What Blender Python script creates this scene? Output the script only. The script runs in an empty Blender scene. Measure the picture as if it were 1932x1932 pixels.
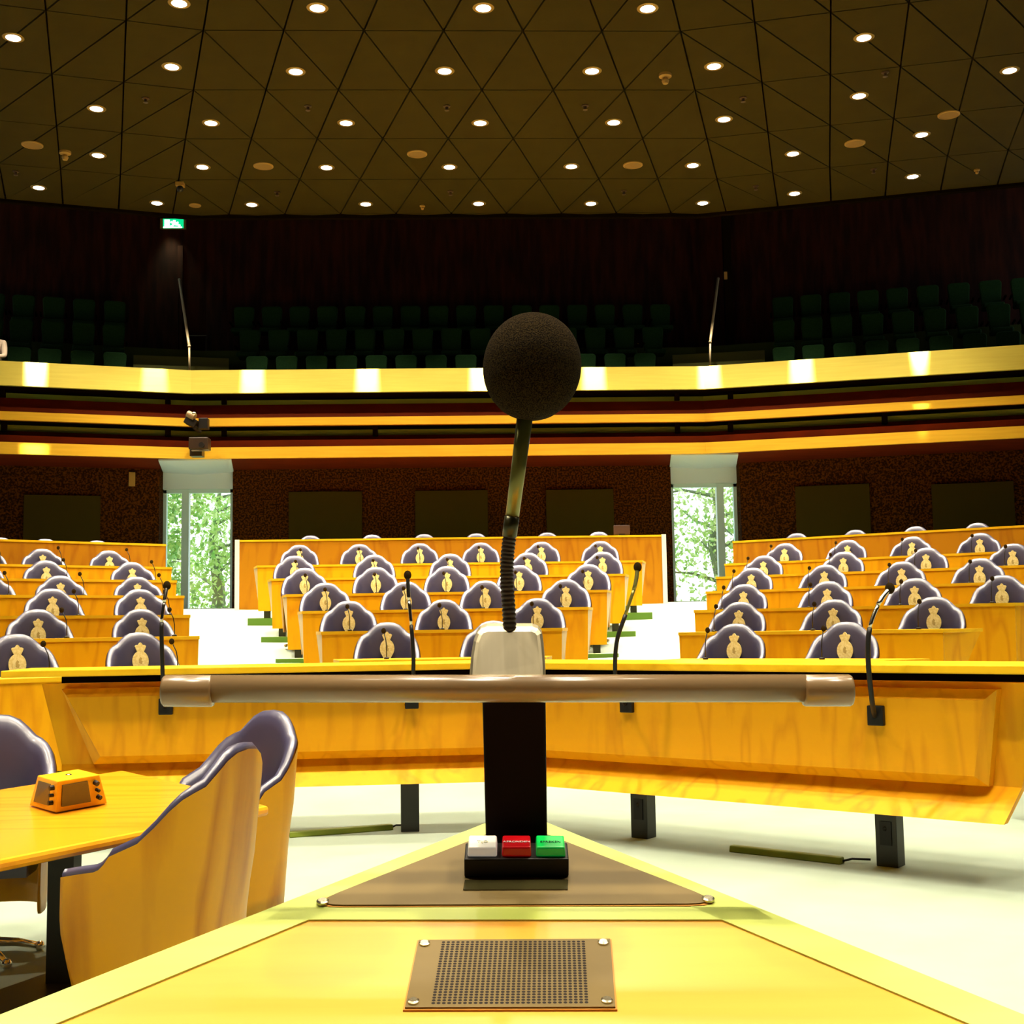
import bpy, math, random
from mathutils import Vector, Matrix
random.seed(7)
PI = math.pi
sin, cos = math.sin, math.cos
S = bpy.context.scene
COL = S.collection

# ------------------------------------------------------------------ camera
F, PITCH, ROLL, YAW, HC = 2327.6, .0945, .0155, .0361, 1.25
cam_d = bpy.data.cameras.new('camera')
cam = bpy.data.objects.new('camera', cam_d); COL.objects.link(cam); S.camera = cam
cam_d.sensor_width = 36; cam_d.sensor_fit = 'HORIZONTAL'; cam_d.lens = 36 * F / 1932
cam_d.clip_start = .02; cam_d.clip_end = 300
_fwd = Vector((sin(YAW) * cos(PITCH), cos(YAW) * cos(PITCH), sin(PITCH)))
_rt = Vector((cos(YAW), -sin(YAW), 0)); _up = _rt.cross(_fwd)
_r2 = _rt * cos(ROLL) - _up * sin(ROLL); _u2 = _rt * sin(ROLL) + _up * cos(ROLL)
cam.matrix_world = Matrix(((_r2.x, _u2.x, -_fwd.x, 0), (_r2.y, _u2.y, -_fwd.y, 0), (_r2.z, _u2.z, -_fwd.z, HC), (0, 0, 0, 1)))
CAMP = Vector((0, 0, HC))
cam_d.dof.use_dof = False

def ray(px, py):
    return _fwd * F + _r2 * (px - 966) + _u2 * (966 - py)
def onz(px, py, z):
    r = ray(px, py); return CAMP + r * ((z - HC) / r.z)
def onY(px, py, Y):
    r = ray(px, py); return CAMP + r * (Y / r.y)
def onD(px, py, D):                       # point at depth D along the view axis
    return CAMP + ray(px, py) * (D / F)

# ------------------------------------------------------------------ world, exposure
w = bpy.data.worlds.new('world'); S.world = w; w.use_nodes = True
wb = w.node_tree.nodes['Background']
wb.inputs[0].default_value = (.93, 1.0, .97, 1); wb.inputs[1].default_value = 3.2
S.view_settings.view_transform = 'Standard'; S.view_settings.look = 'None'
S.view_settings.gamma = 1; S.view_settings.exposure = 0.0
S.view_settings.use_curve_mapping = False
S.cycles.max_bounces = 7; S.cycles.diffuse_bounces = 4; S.cycles.glossy_bounces = 3
S.cycles.transparent_max_bounces = 12; S.cycles.use_light_tree = True
S.cycles.sample_clamp_indirect = 4; S.cycles.use_denoising = True
NARROW = 70000.0
SPOT_W, LAMPCOL = 1120.0, (1.0, .88, .66)

# ------------------------------------------------------------------ materials
MATS = {}
def mat(name, col, rough=.6, metal=0, emit=None, es=0, spec=.5, coat=0, sheen=0):
    if name in MATS: return MATS[name]
    m = bpy.data.materials.new(name); m.use_nodes = True
    b = m.node_tree.nodes['Principled BSDF']
    b.inputs['Base Color'].default_value = (*col, 1)
    b.inputs['Roughness'].default_value = rough; b.inputs['Metallic'].default_value = metal
    b.inputs['Specular IOR Level'].default_value = spec
    if coat: b.inputs['Coat Weight'].default_value = coat; b.inputs['Coat Roughness'].default_value = .15
    if emit: b.inputs['Emission Color'].default_value = (*emit, 1); b.inputs['Emission Strength'].default_value = es
    MATS[name] = m
    return m
def _ramp(nt, stops):
    r = nt.nodes.new('ShaderNodeValToRGB'); e = r.color_ramp.elements
    while len(e) < len(stops): e.new(.5)
    for k, (p, c) in enumerate(stops): e[k].position = p; e[k].color = (*c, 1)
    return r
def noisy(name, c1, c2, scale=(1, 1, 1), ns=5, rough=.6, bump=0, detail=5, lo=.35, hi=.65, spec=.5, coat=0, metal=0, dist=0, coords='Object'):
    if name in MATS: return MATS[name]
    m = mat(name, c1, rough, metal, spec=spec, coat=coat); nt = m.node_tree; b = nt.nodes['Principled BSDF']
    tc = nt.nodes.new('ShaderNodeTexCoord'); mp = nt.nodes.new('ShaderNodeMapping'); mp.inputs['Scale'].default_value = scale
    n = nt.nodes.new('ShaderNodeTexNoise'); n.inputs['Scale'].default_value = ns; n.inputs['Detail'].default_value = detail
    n.inputs['Distortion'].default_value = dist
    nt.links.new(tc.outputs[coords], mp.inputs[0]); nt.links.new(mp.outputs[0], n.inputs['Vector'])
    r = _ramp(nt, [(lo, c1), (hi, c2)]); nt.links.new(n.outputs['Fac'], r.inputs[0]); nt.links.new(r.outputs[0], b.inputs['Base Color'])
    if bump:
        bp = nt.nodes.new('ShaderNodeBump'); bp.inputs['Strength'].default_value = bump; bp.inputs['Distance'].default_value = .01
        nt.links.new(n.outputs['Fac'], bp.inputs['Height']); nt.links.new(bp.outputs[0], b.inputs['Normal'])
    return m
def wood(name, c1, c2, axis='z', freq=1.0, rough=.38, coat=.15, dist=2.2):
    # cathedral grain: rings stretched along the grain axis
    if name in MATS: return MATS[name]
    m = mat(name, c1, rough, coat=coat, spec=.22); nt = m.node_tree; b = nt.nodes['Principled BSDF']
    tc = nt.nodes.new('ShaderNodeTexCoord'); mp = nt.nodes.new('ShaderNodeMapping')
    sc = {'z': (3.2, 3.2, .55), 'x': (.55, 3.2, 3.2), 'y': (3.2, .55, 3.2)}[axis]
    mp.inputs['Scale'].default_value = [k * freq for k in sc]
    n = nt.nodes.new('ShaderNodeTexNoise'); n.inputs['Scale'].default_value = 1.3; n.inputs['Detail'].default_value = 1.5
    mu = nt.nodes.new('ShaderNodeMath'); mu.operation = 'MULTIPLY'; mu.inputs[1].default_value = 9.0
    fr = nt.nodes.new('ShaderNodeMath'); fr.operation = 'PINGPONG'; fr.inputs[1].default_value = 1.0
    n2 = nt.nodes.new('ShaderNodeTexNoise'); n2.inputs['Scale'].default_value = 14; n2.inputs['Detail'].default_value = 3
    ad = nt.nodes.new('ShaderNodeMath'); ad.operation = 'MULTIPLY_ADD'; ad.inputs[1].default_value = .35
    nt.links.new(tc.outputs['Object'], mp.inputs[0]); nt.links.new(mp.outputs[0], n.inputs['Vector']); nt.links.new(mp.outputs[0], n2.inputs['Vector'])
    nt.links.new(n.outputs['Fac'], mu.inputs[0]); nt.links.new(mu.outputs[0], fr.inputs[0])
    nt.links.new(n2.outputs['Fac'], ad.inputs[0]); nt.links.new(fr.outputs[0], ad.inputs[2])
    r = _ramp(nt, [(.12, c2), (.75, c1)])
    nt.links.new(ad.outputs[0], r.inputs[0]); nt.links.new(r.outputs[0], b.inputs['Base Color'])
    return m

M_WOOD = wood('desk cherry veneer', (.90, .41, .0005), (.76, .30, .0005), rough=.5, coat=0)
M_WOODH = wood('desk top veneer', (.92, .52, .012), (.82, .42, .006), 'x', rough=.35, coat=0)
M_WOODTAN = wood('chair shell veneer', (.58, .26, .002), (.38, .13, .001), 'z', .9, rough=.4, coat=.05)
M_TABLE = wood('clerk table veneer', (.80, .32, .012), (.70, .25, .006), 'x', 1.2, rough=.25, coat=.25)
M_LECT = noisy('lectern pale veneer', (.80, .385, .045), (.74, .34, .035), (1, 14, 1), 3, .35, coat=.15)
M_LIP = noisy('pale lipping', (.62, .70, .17), (.56, .64, .14), (1, 8, 1), 3, .25, coat=.4)
M_FASCIA = noisy('maple fascia', (.95, .78, .13), (.90, .72, .11), (.5, .5, 9), 3, .5, coat=1)
M_FASCIA.node_tree.nodes['Principled BSDF'].inputs['Coat Roughness'].default_value = .17
M_FASCIA2 = noisy('beech lower fascia', (.88, .50, .03), (.80, .43, .02), (.5, .5, 9), 3, .4)
M_REDWOOD = noisy('shade-darkened red soffit', (.085, .009, .0003), (.065, .007, .0003), (.6, 2, 2), 3, .8, spec=.05)  # red wood darkened to hold the shade under the balcony fronts
M_STONE = noisy('brown terrazzo wall', (.014, .004, .0004), (.075, .021, .0015), (1, 1, 1), 30, .9, detail=7, lo=.44, hi=.60, spec=.03)
M_OLIVE = mat('olive acoustic cloth', (.034, .021, .001), .9, spec=.1)
M_DARKWOOD = noisy('dark gallery panelling', (.005, .0008, .0003), (.020, .004, .0012), (2.2, 2.2, .3), 4, .8, detail=4, spec=.08)
M_CEIL = noisy('brown ceiling panel', (.032, .022, .0024), (.028, .019, .002), (1, 1, 1), 3, .9, spec=.1)
M_GAP = mat('near-black joint brown', (.005, .003, .001), .95, spec=0)  # near-black brown for joint backing and small dark parts
M_FLOOR = noisy('pale green carpet', (.31, .37, .30), (.285, .345, .27), (1, 1, 1), 2.2, .95, bump=.1, spec=.1)
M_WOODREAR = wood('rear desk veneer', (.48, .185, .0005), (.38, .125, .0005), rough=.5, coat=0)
M_TERR = noisy('green terrace carpet', (.55, .70, .38), (.48, .64, .32), (1, 1, 1), 30, .95, spec=.1)
M_RISER = mat('dark green riser carpet', (.10, .20, .03), .95, spec=.1)
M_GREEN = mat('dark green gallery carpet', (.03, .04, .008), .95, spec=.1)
M_SEAT = noisy('green seat cloth', (.009, .027, .009), (.006, .020, .006), (1, 1, 1), 40, .95, spec=.05)
M_BLUE = noisy('blue leather', (.046, .040, .088), (.036, .032, .074), (1, 1, 1), 6, .42, bump=.02, spec=.9, coat=.35)
M_GOLD = noisy('gold embroidery', (.92, .74, .30), (.80, .60, .18), (1, 1, 1), 60, .5, lo=.4, hi=.6)
M_GOLDDK = mat('dark gold thread', (.50, .34, .08), .6)
M_BLACK = mat('black plastic', (.006, .004, .003), .5, spec=.3)
M_BLKMET = mat('black metal leg', (.012, .012, .008), .5)
M_CHROME = mat('chrome', (.85, .82, .70), .18, 1)
M_RAIL = mat('satin rail metal', (.60, .46, .26), .45, .35)
M_POST = noisy('dark brown stained post', (.006, .0006, .0004), (.004, .0004, .0003), (1, 1, 1), 4, .6, spec=.1)
M_BAR = mat('bronze anodised metal', (.27, .17, .08), .24, 0, spec=.9)
M_CHAMP = noisy('brushed champagne metal', (.86, .76, .54), (.72, .62, .40), (14, 1, .6), 5, .42, metal=1)
M_TUBE = mat('olive lacquered mic tube', (.20, .19, .05), .28, .6)
M_NECK = mat('black gooseneck', (.03, .014, .006), .4)
M_FOAM = noisy('brown foam windscreen', (.066, .040, .010), (.013, .007, .0015), (1, 1, 1), 1150, .95, bump=1, detail=3, lo=.42, hi=.58, spec=.05)
M_PLATE = noisy('bronze plate', (.17, .115, .032), (.15, .10, .027), (1, 1, 1), 18, .55, spec=.3)
M_SCREW = mat('steel screw', (.8, .72, .5), .25, 1)
M_RED = mat('red button', (.42, .0, .004), .3, emit=(.5, 0, .003), es=.15)
M_GRN = mat('green button', (.0, .55, .08), .3, emit=(0, .55, .08), es=.12)
M_WHT = mat('white button', (.9, .86, .72), .35, emit=(1, .95, .85), es=.2)
M_TXTW = mat('white lettering', (.95, .9, .85), .5)
M_TXTG = mat('dark green lettering', (0, .16, .03), .5)
M_TXTY = mat('faint yellow lettering', (.85, .80, .45), .5)
M_GLASSDK = mat('display glass', (.04, .035, .012), .06, spec=.9, coat=1)
M_SCREEN = mat('grey screen', (.045, .032, .012), .4)
M_LAMP = mat('lamp lens', (1, 1, 1), .5, emit=(1, .90, .70), es=9)
M_BRASS = mat('brass ring', (.45, .28, .07), .4, .6)
M_TAN = mat('tan ceiling fitting', (.35, .19, .035), .6)
M_STRIP = noisy('green floor channel', (.20, .26, .02), (.15, .20, .012), (1, 1, 1), 6, .5)
M_BLUEGREY = mat('pale blue grey reveal', (.66, .78, .90), .7)
M_FRAME = mat('blue grey window frame', (.60, .80, .86), .5)
M_WHITEEND = mat('white end panel', (.85, .87, .80), .4)
M_CREAM = wood('daylight-paled end veneer', (.86, .62, .30), (.80, .54, .22), 'z')  # desk veneer paled to carry window light on the centre desk ends
M_SIGN = mat('exit sign green', (0, .25, .08), .5, emit=(0, .55, .2), es=1.4)
M_SIGNW = mat('exit sign white', (1, 1, 1), .5, emit=(.85, 1, .9), es=5)
M_LEAF = [mat('leaf %d' % k, c, .8) for k, c in enumerate([(.50, .66, .22), (.34, .58, .20), (.66, .76, .40)])]
M_BARK = mat('bark', (.20, .22, .16), .9)
M_GRASS = mat('lawn', (.6, .7, .4), .95)
M_SKIN = mat('skin', (.42, .20, .10), .6)
M_SHIRT = mat('white shirt', (.55, .42, .30), .8)
M_HAIR = mat('dark hair', (.02, .01, .006), .7)
def glass():
    m = bpy.data.materials.new('window glass'); m.use_nodes = True; nt = m.node_tree; nt.nodes.clear()
    o = nt.nodes.new('ShaderNodeOutputMaterial'); mx = nt.nodes.new('ShaderNodeMixShader'); mx.inputs[0].default_value = .06
    t = nt.nodes.new('ShaderNodeBsdfTransparent'); t.inputs[0].default_value = (.93, 1, .96, 1); g = nt.nodes.new('ShaderNodeBsdfGlossy'); g.inputs['Roughness'].default_value = .02
    nt.links.new(t.outputs[0], mx.inputs[1]); nt.links.new(g.outputs[0], mx.inputs[2]); nt.links.new(mx.outputs[0], o.inputs[0]); return m
M_GLASS = glass()

# ------------------------------------------------------------------ mesh builder
class MB:
    def __init__(s): s.v = []; s.f = []; s.m = []
    def add(s, vs, fs, mi=0):
        o = len(s.v); s.v += [tuple(v) for v in vs]; s.f += [tuple(i + o for i in f) for f in fs]; s.m += [mi] * len(fs)
    def box(s, c, d, R=None, mi=0, taper=None):
        c = Vector(c); h = Vector(d) / 2; vs = []
        for z in (-1, 1):
            k = 1 if (taper is None or z < 0) else taper
            for x, y in ((-1, -1), (1, -1), (1, 1), (-1, 1)):
                p = Vector((x * h.x * k, y * h.y * k, z * h.z)); vs.append(c + (R @ p if R else p))
        s.add(vs, [(0, 3, 2, 1), (4, 5, 6, 7), (0, 1, 5, 4), (1, 2, 6, 5), (2, 3, 7, 6), (3, 0, 4, 7)], mi)
    def hexa(s, b, t, mi=0):              # bottom quad and top quad, same winding
        s.add(list(b) + list(t), [(0, 3, 2, 1), (4, 5, 6, 7), (0, 1, 5, 4), (1, 2, 6, 5), (2, 3, 7, 6), (3, 0, 4, 7)], mi)
    def prism(s, poly, off, mi=0):        # polygon (3d points) extruded by a vector
        n = len(poly); off = Vector(off); vs = [Vector(p) for p in poly] + [Vector(p) + off for p in poly]
        s.add(vs, [tuple(range(n - 1, -1, -1)), tuple(range(n, 2 * n))] + [(i, (i + 1) % n, n + (i + 1) % n, n + i) for i in range(n)], mi)
    def tube(s, pts, r, n=10, mi=0, cap=True):
        pts = [Vector(p) for p in pts]; rr = r if isinstance(r, (list, tuple)) else [r] * len(pts); vs = []; fs = []
        up = Vector((0, 0, 1)); d0 = (pts[1] - pts[0]).normalized()
        if abs(d0.z) > .9: up = Vector((0, 1, 0))
        a = d0.cross(up).normalized()
        for i, p in enumerate(pts):
            d = (pts[min(i + 1, len(pts) - 1)] - pts[max(i - 1, 0)]).normalized()
            a = (a - d * a.dot(d)).normalized(); b = d.cross(a)
            for k in range(n): t = 2 * PI * k / n; vs.append(p + (a * cos(t) + b * sin(t)) * rr[i])
        for i in range(len(pts) - 1):
            for k in range(n): k2 = (k + 1) % n; fs.append((i * n + k, i * n + k2, (i + 1) * n + k2, (i + 1) * n + k))
        if cap: fs.append(tuple(range(n - 1, -1, -1))); fs.append(tuple((len(pts) - 1) * n + k for k in range(n)))
        s.add(vs, fs, mi)
    def lathe(s, prof, c=(0, 0, 0), n=20, R=None, mi=0):   # prof: list of (r, z)
        c = Vector(c); vs = []; fs = []
        for r, z in prof:
            for k in range(n):
                t = 2 * PI * k / n; p = Vector((r * cos(t), r * sin(t), z)); vs.append(c + (R @ p if R else p))
        for i in range(len(prof) - 1):
            for k in range(n): k2 = (k + 1) % n; fs.append((i * n + k, i * n + k2, (i + 1) * n + k2, (i + 1) * n + k))
        fs.append(tuple(range(n - 1, -1, -1))); fs.append(tuple((len(prof) - 1) * n + k for k in range(n)))
        s.add(vs, fs, mi)
    def ball(s, c, r, n=16, sq=(1, 1, 1), R=None, mi=0):
        h = n // 2; pr = []
        c = Vector(c); vs = []; fs = []
        for i in range(h + 1):
            a = PI * i / h
            for k in range(n):
                t = 2 * PI * k / n; p = Vector((r * sq[0] * sin(a) * cos(t), r * sq[1] * sin(a) * sin(t), r * sq[2] * cos(a))); vs.append(c + (R @ p if R else p))
        for i in range(h):
            for k in range(n): k2 = (k + 1) % n; fs.append((i * n + k, (i + 1) * n + k, (i + 1) * n + k2, i * n + k2))
        s.add(vs, fs, mi)
    def build(s, name, m, parent=None, smooth=False, bevel=0, kind=None, seg=2, sub=0):
        me = bpy.data.meshes.new(name)
        o0 = parent_loc(parent)
        vs = [Vector(v) - o0 for v in s.v]
        me.from_pydata(vs, [], s.f)
        for mm in (m if isinstance(m, (list, tuple)) else [m]): me.materials.append(mm)
        for p, i in zip(me.polygons, s.m): p.material_index = i; p.use_smooth = smooth
        me.validate(); me.update()
        ob = bpy.data.objects.new(name, me); COL.objects.link(ob)
        if parent: ob.parent = parent
        if bevel: b = ob.modifiers.new('bevel', 'BEVEL'); b.width = bevel; b.segments = seg; b.limit_method = 'ANGLE'; b.angle_limit = .6
        if sub: b = ob.modifiers.new('sub', 'SUBSURF'); b.levels = sub; b.render_levels = sub
        if kind: ob['kind'] = kind
        return ob
def parent_loc(p):
    v = Vector((0, 0, 0))
    while p is not None: v += p.location; p = p.parent
    return v
def thing(name, label, cat, loc=(0, 0, 0), rz=0, group=None):
    o = bpy.data.objects.new(name, None); o.empty_display_size = .1; COL.objects.link(o)
    o.location = loc; o.rotation_euler = (0, 0, rz); o['label'] = label; o['category'] = cat
    if group: o['group'] = group
    return o
def tag(o, label, cat, group=None, kind=None):
    o['label'] = label; o['category'] = cat
    if group: o['group'] = group
    if kind: o['kind'] = kind
    return o
def dup(root, loc, rz, label, group=None):
    r = root.copy(); COL.objects.link(r); r.location = loc; r.rotation_euler = (0, 0, rz); r['label'] = label
    if group: r['group'] = group
    for ch in list(root.children):
        c = ch.copy(); COL.objects.link(c); c.parent = r
        for g in ch.children:
            d = g.copy(); COL.objects.link(d); d.parent = c
    return r
ORD = ['first', 'second', 'third', 'fourth', 'fifth', 'sixth', 'seventh', 'eighth', 'ninth', 'tenth', 'eleventh', 'twelfth', 'thirteenth', 'fourteenth', 'fifteenth', 'sixteenth']

# ------------------------------------------------------------------ hall shell
# plan of the back of the hall: three facets; d is the distance behind the balcony front
FA = math.radians(16.5)
def line_at(d, xl=-12.95, xr=12.4):
    L1 = Vector((-4.63 - .145 * d, 20.68 + d)); R1 = Vector((4.07 + .145 * d, 20.68 + d)); t = math.tan(FA)
    return [Vector((xl, L1.y + (xl - L1.x) * t)), L1, R1, Vector((xr, R1.y - (xr - R1.x) * t))]
def extr(mb, prof, mi=0, seg=(0, 1, 2), xl=-12.95, xr=12.4):   # closed profile [(d,z)...] swept along the facets
    n = len(prof)
    lines = [line_at(d, xl, xr) for d, z in prof]
    for sgi in seg:
        vs = [(lines[k][sgi].x, lines[k][sgi].y, prof[k][1]) for k in range(n)] + [(lines[k][sgi + 1].x, lines[k][sgi + 1].y, prof[k][1]) for k in range(n)]
        mb.add(vs, [(i, (i + 1) % n, n + (i + 1) % n, n + i) for i in range(n)] + [tuple(range(n - 1, -1, -1)), tuple(range(n, 2 * n))], mi)
def rect(d0, d1, z0, z1): return [(d0, z0), (d1, z0), (d1, z1), (d0, z1)]
OX = -.28
def ramp_z(r): return 0 if r < 8.7 else min(1.64, (r - 8.7) * .1455)

fl = MB()
# flat chamber floor then a radial ramp rising to the window wall
rs = [0.01, 3, 6, 8.7, 10, 12, 14, 16, 18, 19.97, 22, 24.5]
AN = 25
vs = []
for r in rs:
    for k in range(AN):
        a = math.radians(-62 + 124 * k / (AN - 1)); vs.append((OX + r * sin(a), r * cos(a), ramp_z(r)))
fs = []
for i in range(len(rs) - 1):
    for k in range(AN - 1): fs.append((i * AN + k, i * AN + k + 1, (i + 1) * AN + k + 1, (i + 1) * AN + k))
fl.add(vs, fs); o = fl.build('floor', M_FLOOR, kind='structure', smooth=False)
fl = MB(); fl.box((-.3, 3, -.06), (26.4, 19, .1)); fl.build('floor', M_FLOOR, kind='structure')
# side and rear walls
wl = MB(); wl.box((-13.05, 7, 4.3), (.2, 24, 8.8)); wl.build('wall_left', M_DARKWOOD, kind='structure')
wl = MB(); wl.box((12.5, 7, 4.3), (.2, 24, 8.8)); wl.build('wall_right', M_DARKWOOD, kind='structure')
wl = MB(); wl.box((-.3, -5.1, 4.3), (26, .2, 8.8)); wl.build('wall_rear', M_DARKWOOD, kind='structure')

# ceiling: triangular panels with open joints in six-pointed rosette
CZ = 8.5
A0 = Vector((-.2214, 14.3917 - 6 * 1.6551))
e_r = Vector((.4825, 1.6551)); e_l = Vector((-.4825, 1.6551))
b_r = Vector((.86, -.235)); b_l = Vector((-.86, -.235))
dirs = [e_r, e_r + b_r]
dirs += [Vector((2.0, .55)), Vector((1.9, -.7)), Vector((1.1, -1.55)), Vector((0, -1.8)), Vector((-1.1, -1.55)), Vector((-1.9, -.7)), Vector((-2.0, .55)), e_l + b_l, e_l]
ce = MB()
def inside(p): return -13 < p.x < 12.5 and -5.1 < p.y < 22.0
def tri(a, b, c):
    g = (a + b + c) / 3
    if not inside(g): return
    def ins(p):                     # shrink towards the incentre so every joint has one width
        return p
    la, lb, lc = (b - c).length, (c - a).length, (a - b).length
    I = (a * la + b * lb + c * lc) / (la + lb + lc)
    ar = abs((b - a).x * (c - a).y - (b - a).y * (c - a).x) / 2; r = 2 * ar / (la + lb + lc)
    k = 1 - .011 / r
    P = [I + (p - I) * k for p in (a, b, c)]
    lim = []
    vsb = [(p.x, p.y, CZ) for p in P] + [(p.x, p.y, CZ + .05) for p in P]
    ce.add(vsb, [(0, 1, 2), (3, 5, 4), (0, 3, 4, 1), (1, 4, 5, 2), (2, 5, 3, 0)])
for q in range(len(dirs)):
    u, v = dirs[q], dirs[(q + 1) % len(dirs)]
    for i in range(0, 15):
        for j in range(0, 15 - i):
            p = A0 + u * i + v * j
            tri(p, p + u, p + v)
            if i > 0: tri(p, p + v, p + v - u)
# keep only what is in front of the ceiling edge: clip panels by dropping those beyond it
edge = line_at(.40)
def edge_y(x):
    if x < edge[1].x: return edge[1].y + (x - edge[1].x) * math.tan(FA)
    if x > edge[2].x: return edge[2].y - (x - edge[2].x) * math.tan(FA)
    return edge[1].y
# pull vertices lying behind the edge line back onto it
ce.v = [(x, min(y, edge_y(x)), z) for x, y, z in ce.v]
ce.build('ceiling', M_CEIL, kind='structure')
cb = MB(); lv = line_at(.40, -13.1, 12.6)
poly = [(p.x, p.y, CZ + .06) for p in lv] + [(12.6, -5.2, CZ + .06), (-13.1, -5.2, CZ + .06)]
cb.prism(poly, (0, 0, .1)); cb.build('ceiling', M_GAP, kind='structure')
cg = MB(); extr(cg, [(.40, 8.45), (.5, 8.45), (.5, 9.7), (4.3, 9.7), (4.3, 9.8), (.4, 9.8)]); cg.build('trim_1', M_GAP, kind='structure')
# public gallery: back wall, terraces, floor
gw = MB(); extr(gw, rect(3.55, 3.8, 5.0, 9.8)); gw.build('wall_gallery', M_DARKWOOD, kind='structure')
# balcony fronts
m1 = MB(); extr(m1, rect(0, .07, 5.285, 5.68)); m1.build('trim_2', M_FASCIA, kind='structure')
m2 = MB(); extr(m2, rect(.06, .13, 4.735, 4.87)); m2.build('trim_3', M_FASCIA2, kind='structure')
m2 = MB(); extr(m2, [(.131, 4.735), (.19, 4.735), (.40, 5.14), (.33, 5.14), (.131, 4.87)]); m2.build('trim_4', M_REDWOOD, kind='structure')
m3 = MB(); extr(m3, rect(.09, .16, 4.185, 4.375)); m3.build('trim_5', M_FASCIA2, kind='structure')
m3 = MB(); extr(m3, [(.161, 4.20), (.22, 4.20), (.44, 4.60), (.37, 4.60), (.161, 4.375)]); m3.build('trim_6', M_REDWOOD, kind='structure')
# green carpeted ledges seen through the slots
sh_ = MB(); extr(sh_, rect(.071, .9, 5.286, 5.31)); sh_.build('trim_30', M_GAP, kind='structure')  # added hidden shelf that blocks the narrow beams behind the balcony front
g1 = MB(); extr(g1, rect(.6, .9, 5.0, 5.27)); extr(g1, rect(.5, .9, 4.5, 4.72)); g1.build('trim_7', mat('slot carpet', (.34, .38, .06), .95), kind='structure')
# balcony slab whose underside is the red soffit
sb = MB(); extr(sb, rect(.17, 3.9, 4.19, 4.5)); sb.build('trim_8', M_REDWOOD, kind='structure')
gf = MB()
GZ = [5.27, 5.95, 6.60]
extr(gf, rect(.9, 1.75, 4.5, GZ[0])); extr(gf, rect(1.75, 2.55, 4.5, GZ[1])); extr(gf, rect(2.55, 3.56, 4.5, GZ[2]))
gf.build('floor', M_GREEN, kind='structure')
# lower wall with two window openings at the folds
WD = 1.62
def wall_piece(x0, x1, z0, z1, th=.4):
    mb = MB(); ln = line_at(WD); ln2 = line_at(WD + th)
    def yy(l, x):
        if x < l[1].x: return l[1].y + (x - l[1].x) * math.tan(FA)
        if x > l[2].x: return l[2].y - (x - l[2].x) * math.tan(FA)
        return l[1].y
    b = [(x0, yy(ln, x0)), (x1, yy(ln, x1)), (x1, yy(ln2, x1)), (x0, yy(ln2, x0))]
    mb.hexa([(x, y, z0) for x, y in b], [(x, y, z1) for x, y in b]); return mb
wall_piece(-13.0, -5.50, 0, 4.2).build('wall_back_left', M_STONE, kind='structure')
wall_piece(-4.235, 3.72, 0, 4.2).build('wall_back', M_STONE, kind='structure')
wall_piece(4.95, 12.5, 0, 4.2).build('wall_back_right', M_STONE, kind='structure')
def window(n, x0, x1, mx0, mx1, pale):
    root = bpy.data.objects.new('window_%d' % n, None); COL.objects.link(root); root.location = ((x0 + x1) / 2, 22.3, 1.62); root['kind'] = 'structure'
    Y = 22.45
    def Yx(x): return Y - abs(x - (x0 + x1) / 2) * 0
    f = MB()
    f.box(((x0 + x1) / 2, Y, 1.665), (x1 - x0, .10, .09)); f.box(((x0 + x1) / 2, Y, 3.83), (x1 - x0, .10, .08))
    f.box(((mx0 + mx1) / 2, Y - .02, 2.75), (mx1 - mx0, .14, 2.2)); f.box((x0 + .03, Y, 2.75), (.06, .1, 2.2)); f.box((x1 - .03, Y, 2.75), (.06, .1, 2.2))
    f.build('window_frame', M_FRAME, root)
    p = MB(); p.box((((x0 + mx0) / 2), Y, 2.75), (mx0 - x0 - .1, .012, 2.1)); p.build('pane', M_GLASS, root)
    p = MB(); p.box((((x1 + mx1) / 2), Y, 2.75), (x1 - mx1 - .1, .012, 2.1)); p.build('pane', M_GLASS, root)
    t = MB(); t.box(((x0 + x1) / 2, Y - .02, 4.03), (x1 - x0, .12, .34)); t.build('transom_panel', M_BLUEGREY, root)
    # folded soffit above the window, coloured pale for the daylight on it
    q = MB(); xm = -4.87 if n == 1 else 4.3; fx = {x0: (-5.20 if n == 1 else 3.49), xm: (-4.58 if n == 1 else 4.04), x1: (-3.98 if n == 1 else 4.65)}
    for a, b in ((x0, xm), (xm, x1)):
        za, zb_ = (4.12 if a == xm else 4.16), (4.12 if b == xm else 4.16)
        q.add([(fx[a], 20.82, 4.165), (fx[b], 20.82, 4.165), (b, 22.38, zb_), (a, 22.38, za),
               (fx[a], 20.82, 4.189), (fx[b], 20.82, 4.189), (b, 22.38, 4.189), (a, 22.38, 4.189)], [(0, 3, 2, 1), (4, 5, 6, 7), (0, 1, 5, 4), (1, 2, 6, 5), (2, 3, 7, 6), (3, 0, 4, 7)])
    q.build('daylit_soffit', M_BLUEGREY, root)
    s = MB(); s.box(((x0 + x1) / 2, 22.12, 1.63), (x1 - x0, .55, .03)); s.build('window_sill', M_WHITEEND, root)
window(1, -5.50, -4.235, -5.16, -5.03, 0)
window(2, 3.72, 4.95, 4.57, 4.70, 1)

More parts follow.
